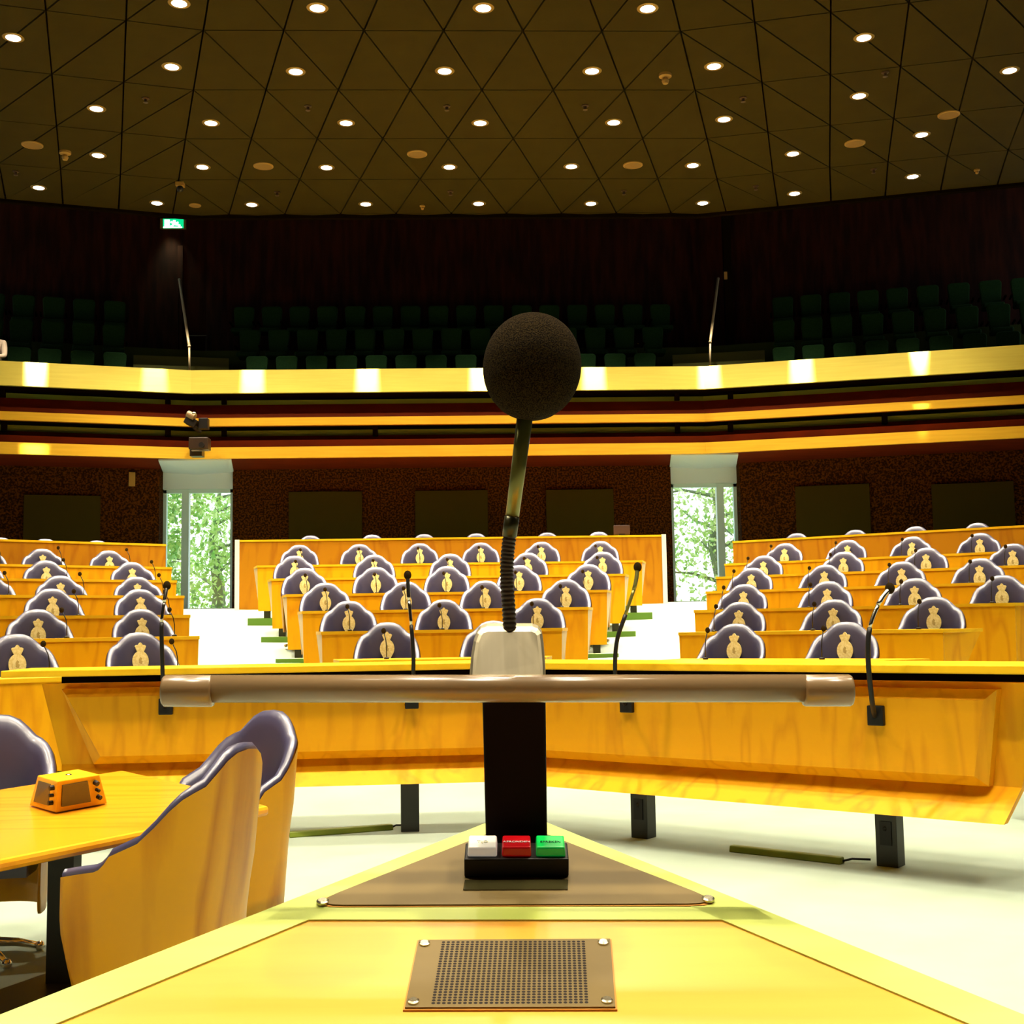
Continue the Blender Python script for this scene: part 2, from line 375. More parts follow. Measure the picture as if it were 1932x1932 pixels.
# ------------------------------------------------------------------ outside
gd = MB(); gd.box((0, 40, 1.2), (60, 32, .1)); tag(gd.build('lawn', M_GRASS), 'pale sunlit lawn outside behind the windows', 'lawn', kind='structure')
def tree(x, y, zc, rx, rz, n, lab, mix):
    root = thing('tree', lab, 'tree', (x, y, 1.25), 0)
    t = MB(); t.tube([(x, y, 1.25), (x + .1, y, 2.2), (x - .1, y + .1, zc), (x + .1, y, zc + rz * .6)], [.2, .16, .11, .04], 8)
    for k in range(9):
        a = random.uniform(0, 2 * PI); z = zc - rz * .5 + k * rz * .14; L = rx * random.uniform(.6, .95)
        t.tube([(x, y, z), (x + L * .5 * cos(a), y + L * .5 * sin(a) * .6, z + .2), (x + L * cos(a), y + L * sin(a) * .6, z + random.uniform(0, .7))], [.06, .035, .012], 6)
    t.build('trunk', M_BARK, root)
    f = MB()
    cl = [(x + random.uniform(-rx, rx) * .8, y + random.uniform(-1, 1) * rx * .5, zc + random.uniform(-rz, rz) * .9) for _ in range(60)]
    for k in range(n):
        c = random.choice(cl); p = Vector(c) + Vector([random.gauss(0, .26) for _ in range(3)])
        a = Vector([random.uniform(-1, 1) for _ in range(3)]).normalized(); b = a.cross(Vector([random.uniform(-1, 1) for _ in range(3)])).normalized(); s = random.uniform(.05, .10)
        f.add([p - a * s, p + b * s * .5, p + a * s, p - b * s * .5], [(0, 1, 2, 3)], random.choices([0, 1, 2], mix)[0])
    f.build('crown', M_LEAF, root)
tree(-7.9, 27.5, 3.3, 2.0, 1.9, 9000, 'leafy green tree with dark branches outside the left window', (3, 4, 3))
tree(-6.2, 30.5, 3.5, 2.0, 2.2, 4200, 'paler tree farther back outside the left window, right of the branchy one', (3, 1, 5))
tree(5.9, 29.0, 3.2, 2.0, 1.8, 3800, 'pale washed-out leafy tree outside the right window', (3, 1, 6))

# ------------------------------------------------------------------ downlights and ceiling fittings
def place_on_ceiling(px, py): p = onz(px, py, CZ); return Vector((p.x, p.y, CZ))
dl = [(338, 6), (599, 15), (912, 15), (1222, 16), (25, 71), (1630, 71), (324, 126), (558, 135), (839, 134), (1117, 134), (1347, 125), (1905, 133),
      (182, 205), (398, 232), (653, 232), (906, 232), (1158, 231), (1366, 225), (1621, 181),
      (185, 293), (382, 315), (616, 316), (848, 315), (1078, 314), (1307, 312), (1496, 290), (1739, 254),
      (73, 354), (296, 383), (475, 386), (690, 385), (903, 384), (1115, 384), (1326, 383), (1499, 365), (1722, 333)]
rowof = [0] * 4 + [1] * 8 + [2] * 7 + [3] * 8 + [4] * 9
rown = ['topmost', 'second', 'third', 'fourth', 'lowest']
dl0 = None
def lampdata(k, e, ang=84, blend=.6, col=LAMPCOL, r=.09):
    L = bpy.data.lights.new(k, 'SPOT'); L.energy = e; L.spot_size = math.radians(ang); L.spot_blend = blend; L.color = col; L.shadow_soft_size = r; return L
LD = lampdata('downlight beam', SPOT_W)
dl0 = thing('downlight', 'x', 'ceiling light', (0, 0, 0))
r_ = MB(); r_.lathe([(.098, -.006), (.125, -.004), (.128, .0), (.098, .0)], n=24); r_.build('trim_ring', M_BRASS, dl0)
l_ = MB(); l_.lathe([(.0, -.018), (.05, -.016), (.08, -.010), (.096, -.002), (.096, .0)], n=24); l_.build('lens', M_LAMP, dl0, smooth=True)
lo = bpy.data.objects.new('beam', LD); COL.objects.link(lo); lo.parent = dl0; lo.location = (0, 0, -.03)
first = True
idx = {}
for (px, py), r in zip(dl, rowof):
    P = place_on_ceiling(px, py); idx[r] = idx.get(r, 0) + 1
    lab = 'round white ceiling downlight, %s from the left in the %s row of the ceiling' % (ORD[idx[r] - 1], rown[r])
    if first: dl0.location = P; dl0['label'] = lab; dl0['group'] = 'downlights in the ceiling'; first = False; d = dl0
    else: d = dup(dl0, P, 0, lab, 'downlights in the ceiling')
    if r == 4:                           # the row over the balcony front has narrow beams grazing it
        for ch in d.children:
            if ch.type == 'LIGHT':
                L2 = lampdata('narrow beam', NARROW, 9.5, .8, r=.015); ch.data = L2
                ln = line_at(0.0); a_, b_ = (ln[0], ln[1]) if P.x < ln[1].x else ((ln[2], ln[3]) if P.x > ln[2].x else (ln[1], ln[2]))
                e_ = (b_ - a_).normalized(); n_2 = Vector((-e_.y, e_.x)); dist = (a_ - Vector((P.x, P.y))).dot(n_2)
                aim = Vector((n_2.x * dist, n_2.y * dist, 6.45 - P.z)); ch.rotation_euler = aim.to_track_quat('-Z', 'Y').to_euler(); lw = bpy.data.objects.new('beam', LD); COL.objects.link(lw); lw.parent = d; lw.location = (0, 0, -.03)
for k in range(-2, 2): dup(dl0, (.9 + k * 2.0, -.2 if k % 2 else 1.6, CZ), 0, 'added downlight above the lectern to brighten it, outside the picture', 'unseen downlights')  # lamps added to brighten the lectern and its lamp tube
# the same lights carry on above and behind the lectern, out of the frame
for j in (0, 1, 4):
    y = 12.2 - j * 2.45
    for k in range(-3, 4):
        x = -.2 + (k + (.5 if j % 2 else 0)) * 2.7
        if abs(x) < 11.5: dup(dl0, (x, y, CZ), 0, 'added downlight above the lectern to brighten it, outside the picture', 'unseen downlights')
def mirror_lamp(px, py):
    ln = line_at(0); r = ray(px, py)
    for sgi in (0, 1, 2):
        a, b = ln[sgi], ln[sgi + 1]; e = b - a; n = Vector((-e.y, e.x)).normalized(); k = a.dot(n) / (r.x * n.x + r.y * n.y); p = CAMP + r * k
        tt = (Vector((p.x, p.y)) - a).dot(e) / e.length_squared
        if 0 <= tt <= 1:
            d2 = Vector((r.x, r.y)); d2 = d2 - n * 2 * d2.dot(n); q = (CZ - p.z) / r.z
            return Vector((p.x + d2.x * q, p.y + d2.y * q, CZ))
for px, py in [(85, 700), (275, 712), (470, 718), (690, 716), (905, 715), (1125, 713), (1300, 712), (1490, 700), (1715, 684)]:  # added unseen lamps, placed so their glints land on the balcony front
    dup(dl0, mirror_lamp(px, py), 0, 'added downlight above the lectern to brighten it, outside the picture', 'unseen downlights')
for n_, (px, py) in enumerate([(61, 273), (787, 290), (497, 313), (1194, 311), (1613, 270), (1790, 216), (368, 387)]):
    P = place_on_ceiling(px, py)
    nm = ['at the far left of the ceiling', 'left of the middle, highest of the central ones', 'between the fourth-row downlights on the left', 'right of the middle of the ceiling', 'third from the right edge', 'nearest the upper right corner', 'small and faint near the green exit sign'][n_]
    t = thing('ceiling_speaker', 'tan round ceiling loudspeaker, ' + nm, 'speaker', P, 0, 'round ceiling loudspeakers')
    r = .155 if n_ != 6 else .10
    m = MB(); m.lathe([(r, -.012), (r * .86, -.02), (r * .84, -.012), (r, 0)], P, 28); m.build('rim', M_TAN, t)
    m = MB(); m.lathe([(0, -.014), (r * .84, -.014), (r * .84, 0)], P, 28); m.build('grille', mat('speaker mesh', (.22, .12, .03), .7), t)
for n_, (px, py, kind) in enumerate([(123, 286, 'left'), (1255, 140, 'upper right'), (1843, 320, 'right edge'), (797, 388, 'middle')]):
    P = place_on_ceiling(px, py); s = 1.0 if n_ < 2 else .55
    t = thing('ceiling_sensor', 'small tan drop sensor hanging from the ceiling, the one near the ' + kind, 'sensor', P, 0, 'drop sensors')
    m = MB(); m.lathe([(.085 * s, 0), (.085 * s, -.035 * s), (.05 * s, -.05 * s), (0, -.05 * s)], P, 16); m.build('base', M_TAN, t)
    m = MB(); m.lathe([(.03 * s, -.05 * s), (.05 * s, -.09 * s), (.035 * s, -.13 * s), (0, -.13 * s)], P, 16); m.build('head', M_TAN, t)
for n_, (px, py) in enumerate([(275, 185), (581, 200), (843, 200), (1104, 199), (1402, 184), (1670, 136), (30, 323), (523, 362), (850, 361), (1177, 360), (1426, 351), (1648, 319)]):
    P = place_on_ceiling(px, py)
    where = ('%s from the left in the upper line of six' % ORD[n_]) if n_ < 6 else ('%s from the left in the lower line of six' % ORD[n_ - 6])
    m = MB(); m.lathe([(.05, 0), (.05, -.012), (.02, -.018), (.02, -.06), (.035, -.065), (0, -.075)], P, 12)
    tag(m.build('sprinkler', mat('sprinkler brown', (.05, .02, .008), .5)), 'tiny dark ceiling sprinkler head, ' + where, 'sprinkler', 'ceiling sprinklers')
P = place_on_ceiling(340, 345)
t = thing('dome_camera', 'small dark camera with pale bracket under the ceiling above the exit sign', 'camera', P)
m = MB(); m.box(P + Vector((0, 0, -.03)), (.13, .13, .06)); m.build('bracket', M_TAN, t)
m = MB(); m.ball(P + Vector((0, 0, -.10)), .055); m.build('dome', M_BLACK, t)

# exit sign and gallery wall bits
GW = 3.53
def on_gallery(px, py, d):
    ln = line_at(d); r = ray(px, py)
    for sgi in (0, 1, 2):
        a, b = ln[sgi], ln[sgi + 1]; e = b - a; n = Vector((-e.y, e.x)); s = a.dot(n) / (r.x * n.x + r.y * n.y); p = CAMP + r * s
        tt = (Vector((p.x, p.y)) - a).dot(e) / e.length_squared
        if (0 <= tt <= 1) or (sgi == 0 and tt < 0) or (sgi == 2 and tt > 1): return p, math.atan2(e.y, e.x)
    return CAMP + r * 21 / r.y, 0
P, az = on_gallery(327, 423, 3.46)
t = thing('exit_sign', 'small lit green exit sign with white running figure on dark upper wall', 'exit sign', P)
Rz = Matrix.Rotation(0, 3, 'Z')
m = MB(); m.box(P, (.50, .08, .20)); m.build('case', M_BRASS, t)
m = MB(); m.box(P + Vector((.01, -.045, 0)), (.40, .012, .19)); face = m.build('face', M_SIGN, t)
m = MB(); fz = -.054
def sb_(x, z, w_, h, a=0): m.box(P + Vector((x, fz, z)), (w_, .006, h), Matrix.Rotation(a, 3, 'Y'))
sb_(-.11, .0, .10, .15); sb_(.03, .035, .05, .05); sb_(.02, .0, .13, .035, .5); sb_(.0, -.04, .14, .03, -.6); sb_(.07, .0, .09, .03, -.5); sb_(.10, -.03, .10, .03, .35); sb_(.0, -.08, .36, .022)
m.build('pictogram', M_SIGNW, t)
L = lampdata('sign spill', 60, 75, 1.0, (.85, 1, .6), .1); lo = bpy.data.objects.new('spill_light', L); COL.objects.link(lo); lo.parent = t; lo.location = (0, -.12, -.12); lo.rotation_euler = (.22, 0, 0)
# dark pilaster and its plate on the right, door leaf and case on the left
p0, _ = on_gallery(1369, 405, 3.45); p1, _ = on_gallery(1370, 632, 3.45)
m = MB(); m.box((p0.x, p0.y, 7.9), (.15, .12, 3.7)); m.build('trim_9', M_GAP, kind='structure')
P, _ = on_gallery(1369, 520, 3.36); m = MB(); m.box(P, (.06, .03, .15)); tag(m.build('wall_switch', M_TAN), 'small tan switch plate on the dark pilaster right of the rail', 'switch')
d1, _ = on_gallery(340, 540, 3.50)
m = MB(); m.box((d1.x, d1.y, 7.75), (.10, .06, 2.3)); m.build('trim_10', M_DARKWOOD, kind='structure')
P, _ = on_gallery(376, 615, 3.2)
t = thing('loudspeaker_cabinet', 'black square loudspeaker cabinet at the top of the left gallery stairs', 'speaker', (P.x, P.y, GZ[2]))
m = MB(); m.box((P.x, P.y, GZ[2] + .21), (.36, .30, .42)); m.build('cabinet', M_BLACK, t, bevel=.01)
m = MB(); m.box((P.x, P.y - .155, GZ[2] + .21), (.30, .012, .36)); m.build('front_cloth', M_GAP, t)

# gallery stairs (between the seat blocks) and handrails
def stairs(xa, xb, lab):
    mb = MB()
    for k, (d0, d1, z) in enumerate([(.905, 1.3, 5.42), (1.3, 1.76, 5.72), (1.745, 2.2, 6.10), (2.1, 2.56, 6.35)]):
        a = on_gallery(xa, 650, d0)[0]; b = on_gallery(xb, 650, d0)[0]; c = on_gallery(xb, 650, d1)[0]; d = on_gallery(xa, 650, d1)[0]
        mb.hexa([(p.x, p.y, 5.20) for p in (a, b, c, d)], [(p.x, p.y, z) for p in (a, b, c, d)])
    o = mb.build('staircase', mat('stair carpet', (.09, .09, .02), .95)); tag(o, lab, 'stairs', 'gallery stairs')
stairs(252, 432, 'dark green carpeted gallery steps left of the middle seat block')
stairs(1268, 1442, 'dark green carpeted gallery steps right of the middle seat block')
def rail(pts, lab):
    ps = [on_gallery(px, py, d)[0] for px, py, d in pts]; base = ps[0].copy()
    t = thing('handrail', lab, 'handrail', base, 0, 'steel stair rails')
    m = MB(); m.tube([ps[0], ps[1]], .018, 10); m.build('post', M_RAIL, t, smooth=True)
    m = MB(); m.ball(ps[1], .03, 12); m.build('joint', M_RAIL, t, smooth=True)
    m = MB(); m.tube([ps[1], ps[1].lerp(ps[2], .15), ps[2]], .024, 12); m.build('rail', M_RAIL, t, smooth=True)
    m = MB(); b = ps[2].copy(); b.z = 6.55; m.tube([b, ps[2]], .010, 8); m.build('post', M_GAP, t)
rail([(357.5, 702, .85), (357, 653, .85), (338, 527, 2.6)], 'thin steel handrail rising over the left gallery stairs')
rail([(1339.5, 694, .85), (1340, 645, .85), (1355, 525, 2.6)], 'thin steel handrail rising over the right gallery stairs')
# dark posts in the balcony slots
for nn, (px, py, d, h) in enumerate([(317, 749, .4, .16), (423, 749, .4, .16), (1277, 742, .4, .16), (1378, 741, .4, .16), (5, 739, .4, .16),
                      (317, 809, .3, .16), (423, 809, .3, .16), (708, 809, .3, .16), (1278, 803, .3, .16), (1378, 800, .3, .16), (1669, 786, .3, .16), (8, 799, .3, .16)]):
    P, az = on_gallery(px, py, d); m = MB(); m.box(P, (.085, .06, .26)); m.build('trim_%d' % (11 + nn), M_GAP, kind='structure')

# gallery seats
def make_seat():
    t = thing('gallery_seat', 'x', 'seat', (0, 0, 0))
    W2, H = .20, .56
    pts = []
    for a in range(0, 91, 18): pts.append((W2 - .07 + .07 * cos(math.radians(a)), H - .07 + .07 * sin(math.radians(a))))
    pts = [(W2 - .035, 0)] + pts + [(-x, z) for x, z in reversed(pts)] + [(-W2 + .035, 0)]
    b = MB(); b.prism([(x, .02, z + .42) for x, z in pts], (0, .07, 0)); b.build('backrest', M_SEAT, t, bevel=.02)
    s = MB(); s.box((0, -.16, .43), (.38, .36, .09)); s.build('seat', M_SEAT, t, bevel=.03)
    l = MB(); l.box((0, .0, .20), (.06, .22, .40)); l.box((0, -.02, .01), (.30, .30, .02)); l.build('pedestal', M_GAP, t)
    for sx in (-1, 1):
        a = MB(); a.box((sx * .222, -.10, .60), (.03, .32, .03)); a.build('armrest', M_GAP, t)
    return t
gs0 = make_seat(); gs_used = False
def put_seat(px, py, row, lab):
    global gs_used
    d = [1.45, 2.22, 3.0][row]
    P, az = on_gallery(px, py, d); top = P.z; loc = Vector((P.x, P.y, GZ[row]))
    if not gs_used: gs_used = True; gs0.location = loc; gs0.rotation_euler = (0, 0, az); gs0['label'] = lab; gs0['group'] = 'gallery seats'
    else: dup(gs0, loc, az, lab, 'gallery seats')
GR = ['front', 'middle', 'back']
blocks = {
 'left': [[(-18, 650), (36, 654), (94, 656), (156, 659), (217, 661)], [(-16, 600), (40, 603), (100, 604), (158, 606), (215, 608)], [(-12, 553), (45, 556), (102, 559), (159, 562), (217, 565)]],
 'middle': [[(484 + 56.4 * k, 672) for k in range(14)], [(471 + 54.35 * k, 620) for k in range(15)], [(460 + 52.4 * k, 575) for k in range(16)]],
 'right': [[(1478, 653), (1534, 648), (1593, 643), (1654, 638), (1712, 634), (1775, 629), (1839, 625), (1902, 620)],
           [(1478, 603), (1531, 598), (1587, 593), (1645, 588), (1703, 583), (1763, 579), (1824, 574), (1884, 570), (1945, 566)],
           [(1476, 557), (1529, 553), (1583, 548), (1637, 544), (1692, 539), (1750, 535), (1808, 530), (1868, 526), (1928, 522)]]}
for bn, rowsb in blocks.items():
    for r, row in enumerate(rowsb):
        for k, (px, py) in enumerate(row):
            put_seat(px, py, r, 'green gallery seat, %s from the left, %s row of the %s upstairs block' % (ORD[k], GR[r], bn))

# small things on the lower wall
def on_wall(px, py, d=WD - .035): return on_gallery(px, py, d)
P, az = on_wall(249, 904); m = MB(); m.box(P, (.11, .05, .25), Matrix.Rotation(az, 3, 'Z')); tag(m.build('wall_thermostat', M_TAN, bevel=.008), 'small orange-brown wall unit left of the left window', 'thermostat')
for n_, (a, b, y0, y1, w_) in enumerate([(45, 190, 933, 1020, 'at the far left'), (545, 683, 928, 1016, 'first right of the left window'), (783, 920, 926, 1014, 'behind the lectern microphone'), (1030, 1157, 924, 1012, 'just left of the right window'), (1500, 1640, 918, 1004, 'first right of the right window'), (1757, 1912, 914, 1000, 'at the far right')]):
    pa, az = on_wall(a, y0); pb, _ = on_wall(b, y0); zt = pa.z; zb = 2.2; c = (pa + pb) / 2; wd = (Vector((pb.x, pb.y)) - Vector((pa.x, pa.y))).length
    m = MB(); m.box((c.x, c.y, (zt + zb) / 2), (wd, .05, zt - zb), Matrix.Rotation(az, 3, 'Z'))
    tag(m.build('acoustic_panel', M_OLIVE, bevel=.008), 'dark olive wall panel on the brown stone wall, ' + w_, 'wall panel', 'olive wall panels')

# ------------------------------------------------------------------ tub chair
def chair_top(s):
    """height of the rim along plan parameter s: 0 centre back .. 1 front of the arm"""
    pts = [(0, 1.0), (.05, .994), (.09, .98), (.12, .962), (.16, .932), (.20, .904), (.235, .893), (.27, .884), (.31, .866), (.35, .838), (.40, .792), (.45, .745), (.50, .705), (.56, .675), (.62, .658), (.80, .648), (1.0, .635)]
    for (a, za), (b, zb) in zip(pts, pts[1:]):
        if s <= b: return za + (zb - za) * (s - a) / (b - a)
    return pts[-1][1]
def chair_plan(s, off=0):
    """plan point for signed s in -1..1 ; off moves the point inwards"""
    sg = 1 if s >= 0 else -1; a = abs(s)
    if a < .5:
        t = a / .5 * PI / 2; x = .30 * (sin(t) ** .80); y = -.02 + .28 * (cos(t) ** .62 if cos(t) > 0 else 0)
        nx, ny = sin(t), cos(t)
    else:
        x = .30 - .02 * (a - .5) * 2; y = -.02 - (a - .5) / .5 * .17; nx, ny = 1, 0
    return sg * (x - off * nx), y - off * ny
def make_chair(name, crest=True):
    t = thing(name, 'x', 'chair')
    N = 40; ss = [-1 + 2 * i / N for i in range(N + 1)]
    def skin(offo, zt, zb_, mb, mi=0, flip=False, nz=6, lean=0.0):
        vs = []
        for s in ss:
            top = zt(abs(s)); bot = zb_(abs(s))
            for k in range(nz + 1):
                z = bot + (top - bot) * k / nz; x, y = chair_plan(s, offo)
                tap = 1 - .10 * max(0, (.62 - z)) / .4     # narrower towards the foot
                vs.append((x * tap, y * tap + lean * max(0, z - .5), z))
        fs = []
        for i in range(N):
            for k in range(nz):
                q = (i * (nz + 1) + k, (i + 1) * (nz + 1) + k, (i + 1) * (nz + 1) + k + 1, i * (nz + 1) + k + 1)
                fs.append(q if not flip else q[::-1])
        mb.add(vs, fs, mi)
    bot = lambda a: .19 + (0 if a < .72 else .26 * ((a - .72) / .28) ** 2.2)
    sh = MB()
    skin(0, lambda a: chair_top(a) - .012, bot, sh, 0, False, 8, .10)
    skin(.012, lambda a: chair_top(a) - .012, bot, sh, 0, True, 8, .10)
    n1 = 9; o2 = (N + 1) * n1
    sh.f += [(i * n1, o2 + i * n1, o2 + (i + 1) * n1, (i + 1) * n1) for i in range(N)]; sh.m += [0] * N
    sh.f += [(k, k + 1, o2 + k + 1, o2 + k) for k in range(8)] + [(N * n1 + k + 1, N * n1 + k, o2 + N * n1 + k, o2 + N * n1 + k + 1) for k in range(8)]; sh.m += [0] * 16
    sh.build('shell', M_WOODTAN, t, smooth=True)
    # leather lining with a rolled rim
    up = MB(); prof = [(.0125, -.03), (.006, -.004), (.018, .010), (.040, .006), (.056, -.02), (.062, -.06), (.066, -.16), (.060, -.30), (.05, None)]
    vs = []; n = len(prof)
    for s in ss:
        top = chair_top(abs(s))
        for off, dz in prof:
            z = .42 if dz is None else max(.43, top + dz)
            x, y = chair_plan(s, off); tap = 1 - .10 * max(0, (.62 - z)) / .4
            vs.append((x * tap, y * tap + .10 * max(0, z - .5), z))
    up.add(vs, [((i + 1) * n + k, i * n + k, i * n + k + 1, (i + 1) * n + k + 1) for i in range(N) for k in range(n - 1)] + [tuple(range(n)), tuple(N * n + k for k in reversed(range(n)))])
    up.build('upholstery', M_BLUE, t, smooth=True)
    se = MB()
    pl = [chair_plan(-1 + 2 * i / 24, .06) for i in range(25)]
    pl = [(x * .96, y * .96) for x, y in pl]
    for z0, z1, k in ((.36, .46, 1.0), (.46, .485, .95)):
        se.hexa if False else None
        nb = len(pl); vs = [(x, y, z0) for x, y in pl] + [(x * k, y * k, z1) for x, y in pl]
        se.add(vs, [tuple(range(nb)), tuple(range(2 * nb - 1, nb - 1, -1))] + [(i, nb + i, nb + (i + 1) % nb, (i + 1) % nb) for i in range(nb)])
    se.build('seat', M_BLUE, t)
    pe = MB(); pe.lathe([(.03, .06), (.03, .36), (.07, .37)], n=14); pe.build('pedestal', M_BLKMET, t)
    ba = MB()
    for k in range(5):
        a = 2 * PI * k / 5 + .3; ba.tube([(0, 0, .075), (.16 * cos(a), .16 * sin(a), .05), (.25 * cos(a), .25 * sin(a), .022)], [.022, .018, .014], 8); ba.ball((.25 * cos(a), .25 * sin(a), .022), .022, 10)
    ba.build('foot_star', M_CHROME, t, smooth=True)
    if crest:
        c = MB(); yb = .235 - .055
        def Y(x, z): return yb + .10 * (z - .5) - .012 - .6 * x * x
        cz = .772; cs = 1.3
        oval = []
        for k in range(24):
            a = 2 * PI * k / 24; x = .050 * cos(a); z = .064 * sin(a)
            if sin(a) < -.75: z -= .022 * (-.75 - sin(a)) / .25; 
            oval.append((x, z))
        def plate(poly, cz_, th, dy, mi=0):
            poly = [(x * cs, z * cs) for x, z in poly]
            nb = len(poly); fr = [(x, Y(x, cz_ + z) - dy - th, cz_ + z) for x, z in poly]; bk = [(x, Y(x, cz_ + z) - dy + .012, cz_ + z) for x, z in poly]
            c.add(fr + bk, [tuple(range(nb)), tuple(range(2 * nb - 1, nb - 1, -1))] + [(i, nb + i, nb + (i + 1) % nb, (i + 1) % nb) for i in range(nb)], mi)
        plate(oval, cz, .006, 0)
        crown = [(-.020, 0), (.020, 0), (.029, .020), (.035, .036), (.026, .043), (.014, .044), (.006, .056), (0, .059), (-.006, .056), (-.014, .044), (-.026, .043), (-.035, .036), (-.029, .020)]
        plate(crown, cz + .058 * cs, .006, 0)
        ring = [(x * .60, z * .60) for x, z in oval]; plate(ring, cz, .009, 0)
        plate([(-.010, -.012), (.008, -.020), (.012, .0), (.004, .004), (.010, .018), (-.002, .026), (-.010, .012)], cz, .0105, 0, 1)
        c.build('crest', [M_GOLD, M_GOLDDK], t)
    return t
ch0 = make_chair('tub_chair'); ch_used = False
def put_chair(x, y, z, rz, lab, grp):
    global ch_used
    if not ch_used: ch_used = True; ch0.location = (x, y, z); ch0.rotation_euler = (0, 0, rz); ch0['label'] = lab; ch0['group'] = grp; return ch0
    return dup(ch0, (x, y, z), rz, lab, grp)

# desk microphones
def make_desk_mic():
    t = thing('desk_microphone', 'x', 'microphone')
    b = MB(); b.lathe([(.022, 0), (.022, .012), (.012, .018), (0, .02)], n=12); b.build('base', M_BLACK, t)
    g = MB(); g.tube([(0, 0, .015), (0, 0, .10), (-.004, .01, .16), (-.014, .035, .215)], .0042, 8); g.build('gooseneck', M_BLACK, t, smooth=True)
    h = MB(); h.ball((-.018, .045, .238), .021, 12, (1, 1, 1.15)); h.build('foam_head', M_FOAM, t, smooth=True)
    return t
dm0 = make_desk_mic(); dm_used = False
def put_mic(x, y, z, rz, lab):
    global dm_used
    if not dm_used: dm_used = True; dm0.location = (x, y, z); dm0.rotation_euler = (0, 0, rz); dm0['label'] = lab; dm0['group'] = 'desk microphones'
    else: dup(dm0, (x, y, z), rz, lab, 'desk microphones')

# ------------------------------------------------------------------ seating blocks
O2 = Vector((OX, 0))
SEATS = {
 'left': dict(th=-35, r0=9.8, dr=1.42, mo=.03, rows=[
    [(35, 1198), (267, 1188)], [(74, 1151), (270, 1144)], [(-22, 1112), (101, 1111), (267, 1107)][1:], [(-22, 1096), (116, 1080), (261, 1077)], [(-40, 1059), (89, 1056), (251, 1052)], [(-30, 1036), (82, 1033), (208, 1032)], [(3, 1018), (88, 1015), (186, 1012)]],
    ends=[(-200, 385), (-200, 375), (-200, 358), (-200, 347), (-200, 333), (-200, 324), (-200, 313)], dy=[1275, 1203, 1161, 1123, 1093, 1067, 1022]),
 'centre': dict(th=0, r0=11.2, dr=1.54, mo=0, rows=[
    [(730, 1172), (930, 1170)], [(658, 1131), (837, 1130), (1013, 1127)], [(614, 1097), (766, 1095), (915, 1094), (1067, 1092)],
    [(575, 1070), (709, 1067), (843, 1066), (979, 1065), (1109, 1063)], [(556, 1047), (706, 1044), (849, 1043), (995, 1041), (1136, 1039)],
    [(565, 1026), (678, 1025), (792, 1024), (907, 1022), (1021, 1020), (1132, 1018)], [(586, 1008), (702, 1008), (800, 1005), (898, 1004), (1032, 1004), (1129, 1002)]],
    ends=[(630, 1040), (597, 1070), (562, 1118), (533, 1153), (505, 1186), (479, 1218), (452, 1248)], dy=[1243, 1188, 1149, 1117, 1087, 1062, 1014]),
 'right': dict(th=35, r0=10.2, dr=1.5, mo=.05, rows=[
    [(1382, 1171), (1591, 1176)], [(1391, 1128), (1569, 1128), (1759, 1132)], [(1400, 1091), (1558, 1091), (1723, 1092), (1888, 1095)],
    [(1415, 1061), (1553, 1061), (1699, 1061), (1846, 1060)], [(1438, 1037), (1589, 1036), (1745, 1034), (1909, 1035)],
    [(1478, 1016), (1597, 1014), (1719, 1013), (1847, 1012)], [(1500, 997), (1611, 995), (1725, 994), (1842, 993)]],
    ends=[(1236, 1665), (1281, 1779), (1310, 1915), (1332, 2060), (1351, 2080), (1367, 2100), (1382, 2120)], dy=[1246, 1190, 1144, 1106, 1077, 1051, 1006]),
}
def on_row(px, py, u, rho):
    r = ray(px, py); s = (rho + O2.dot(u)) / (r.x * u.x + r.y * u.y); return CAMP + r * s
RN = ['front', 'second', 'third', 'fourth', 'fifth', 'sixth', 'rearmost']
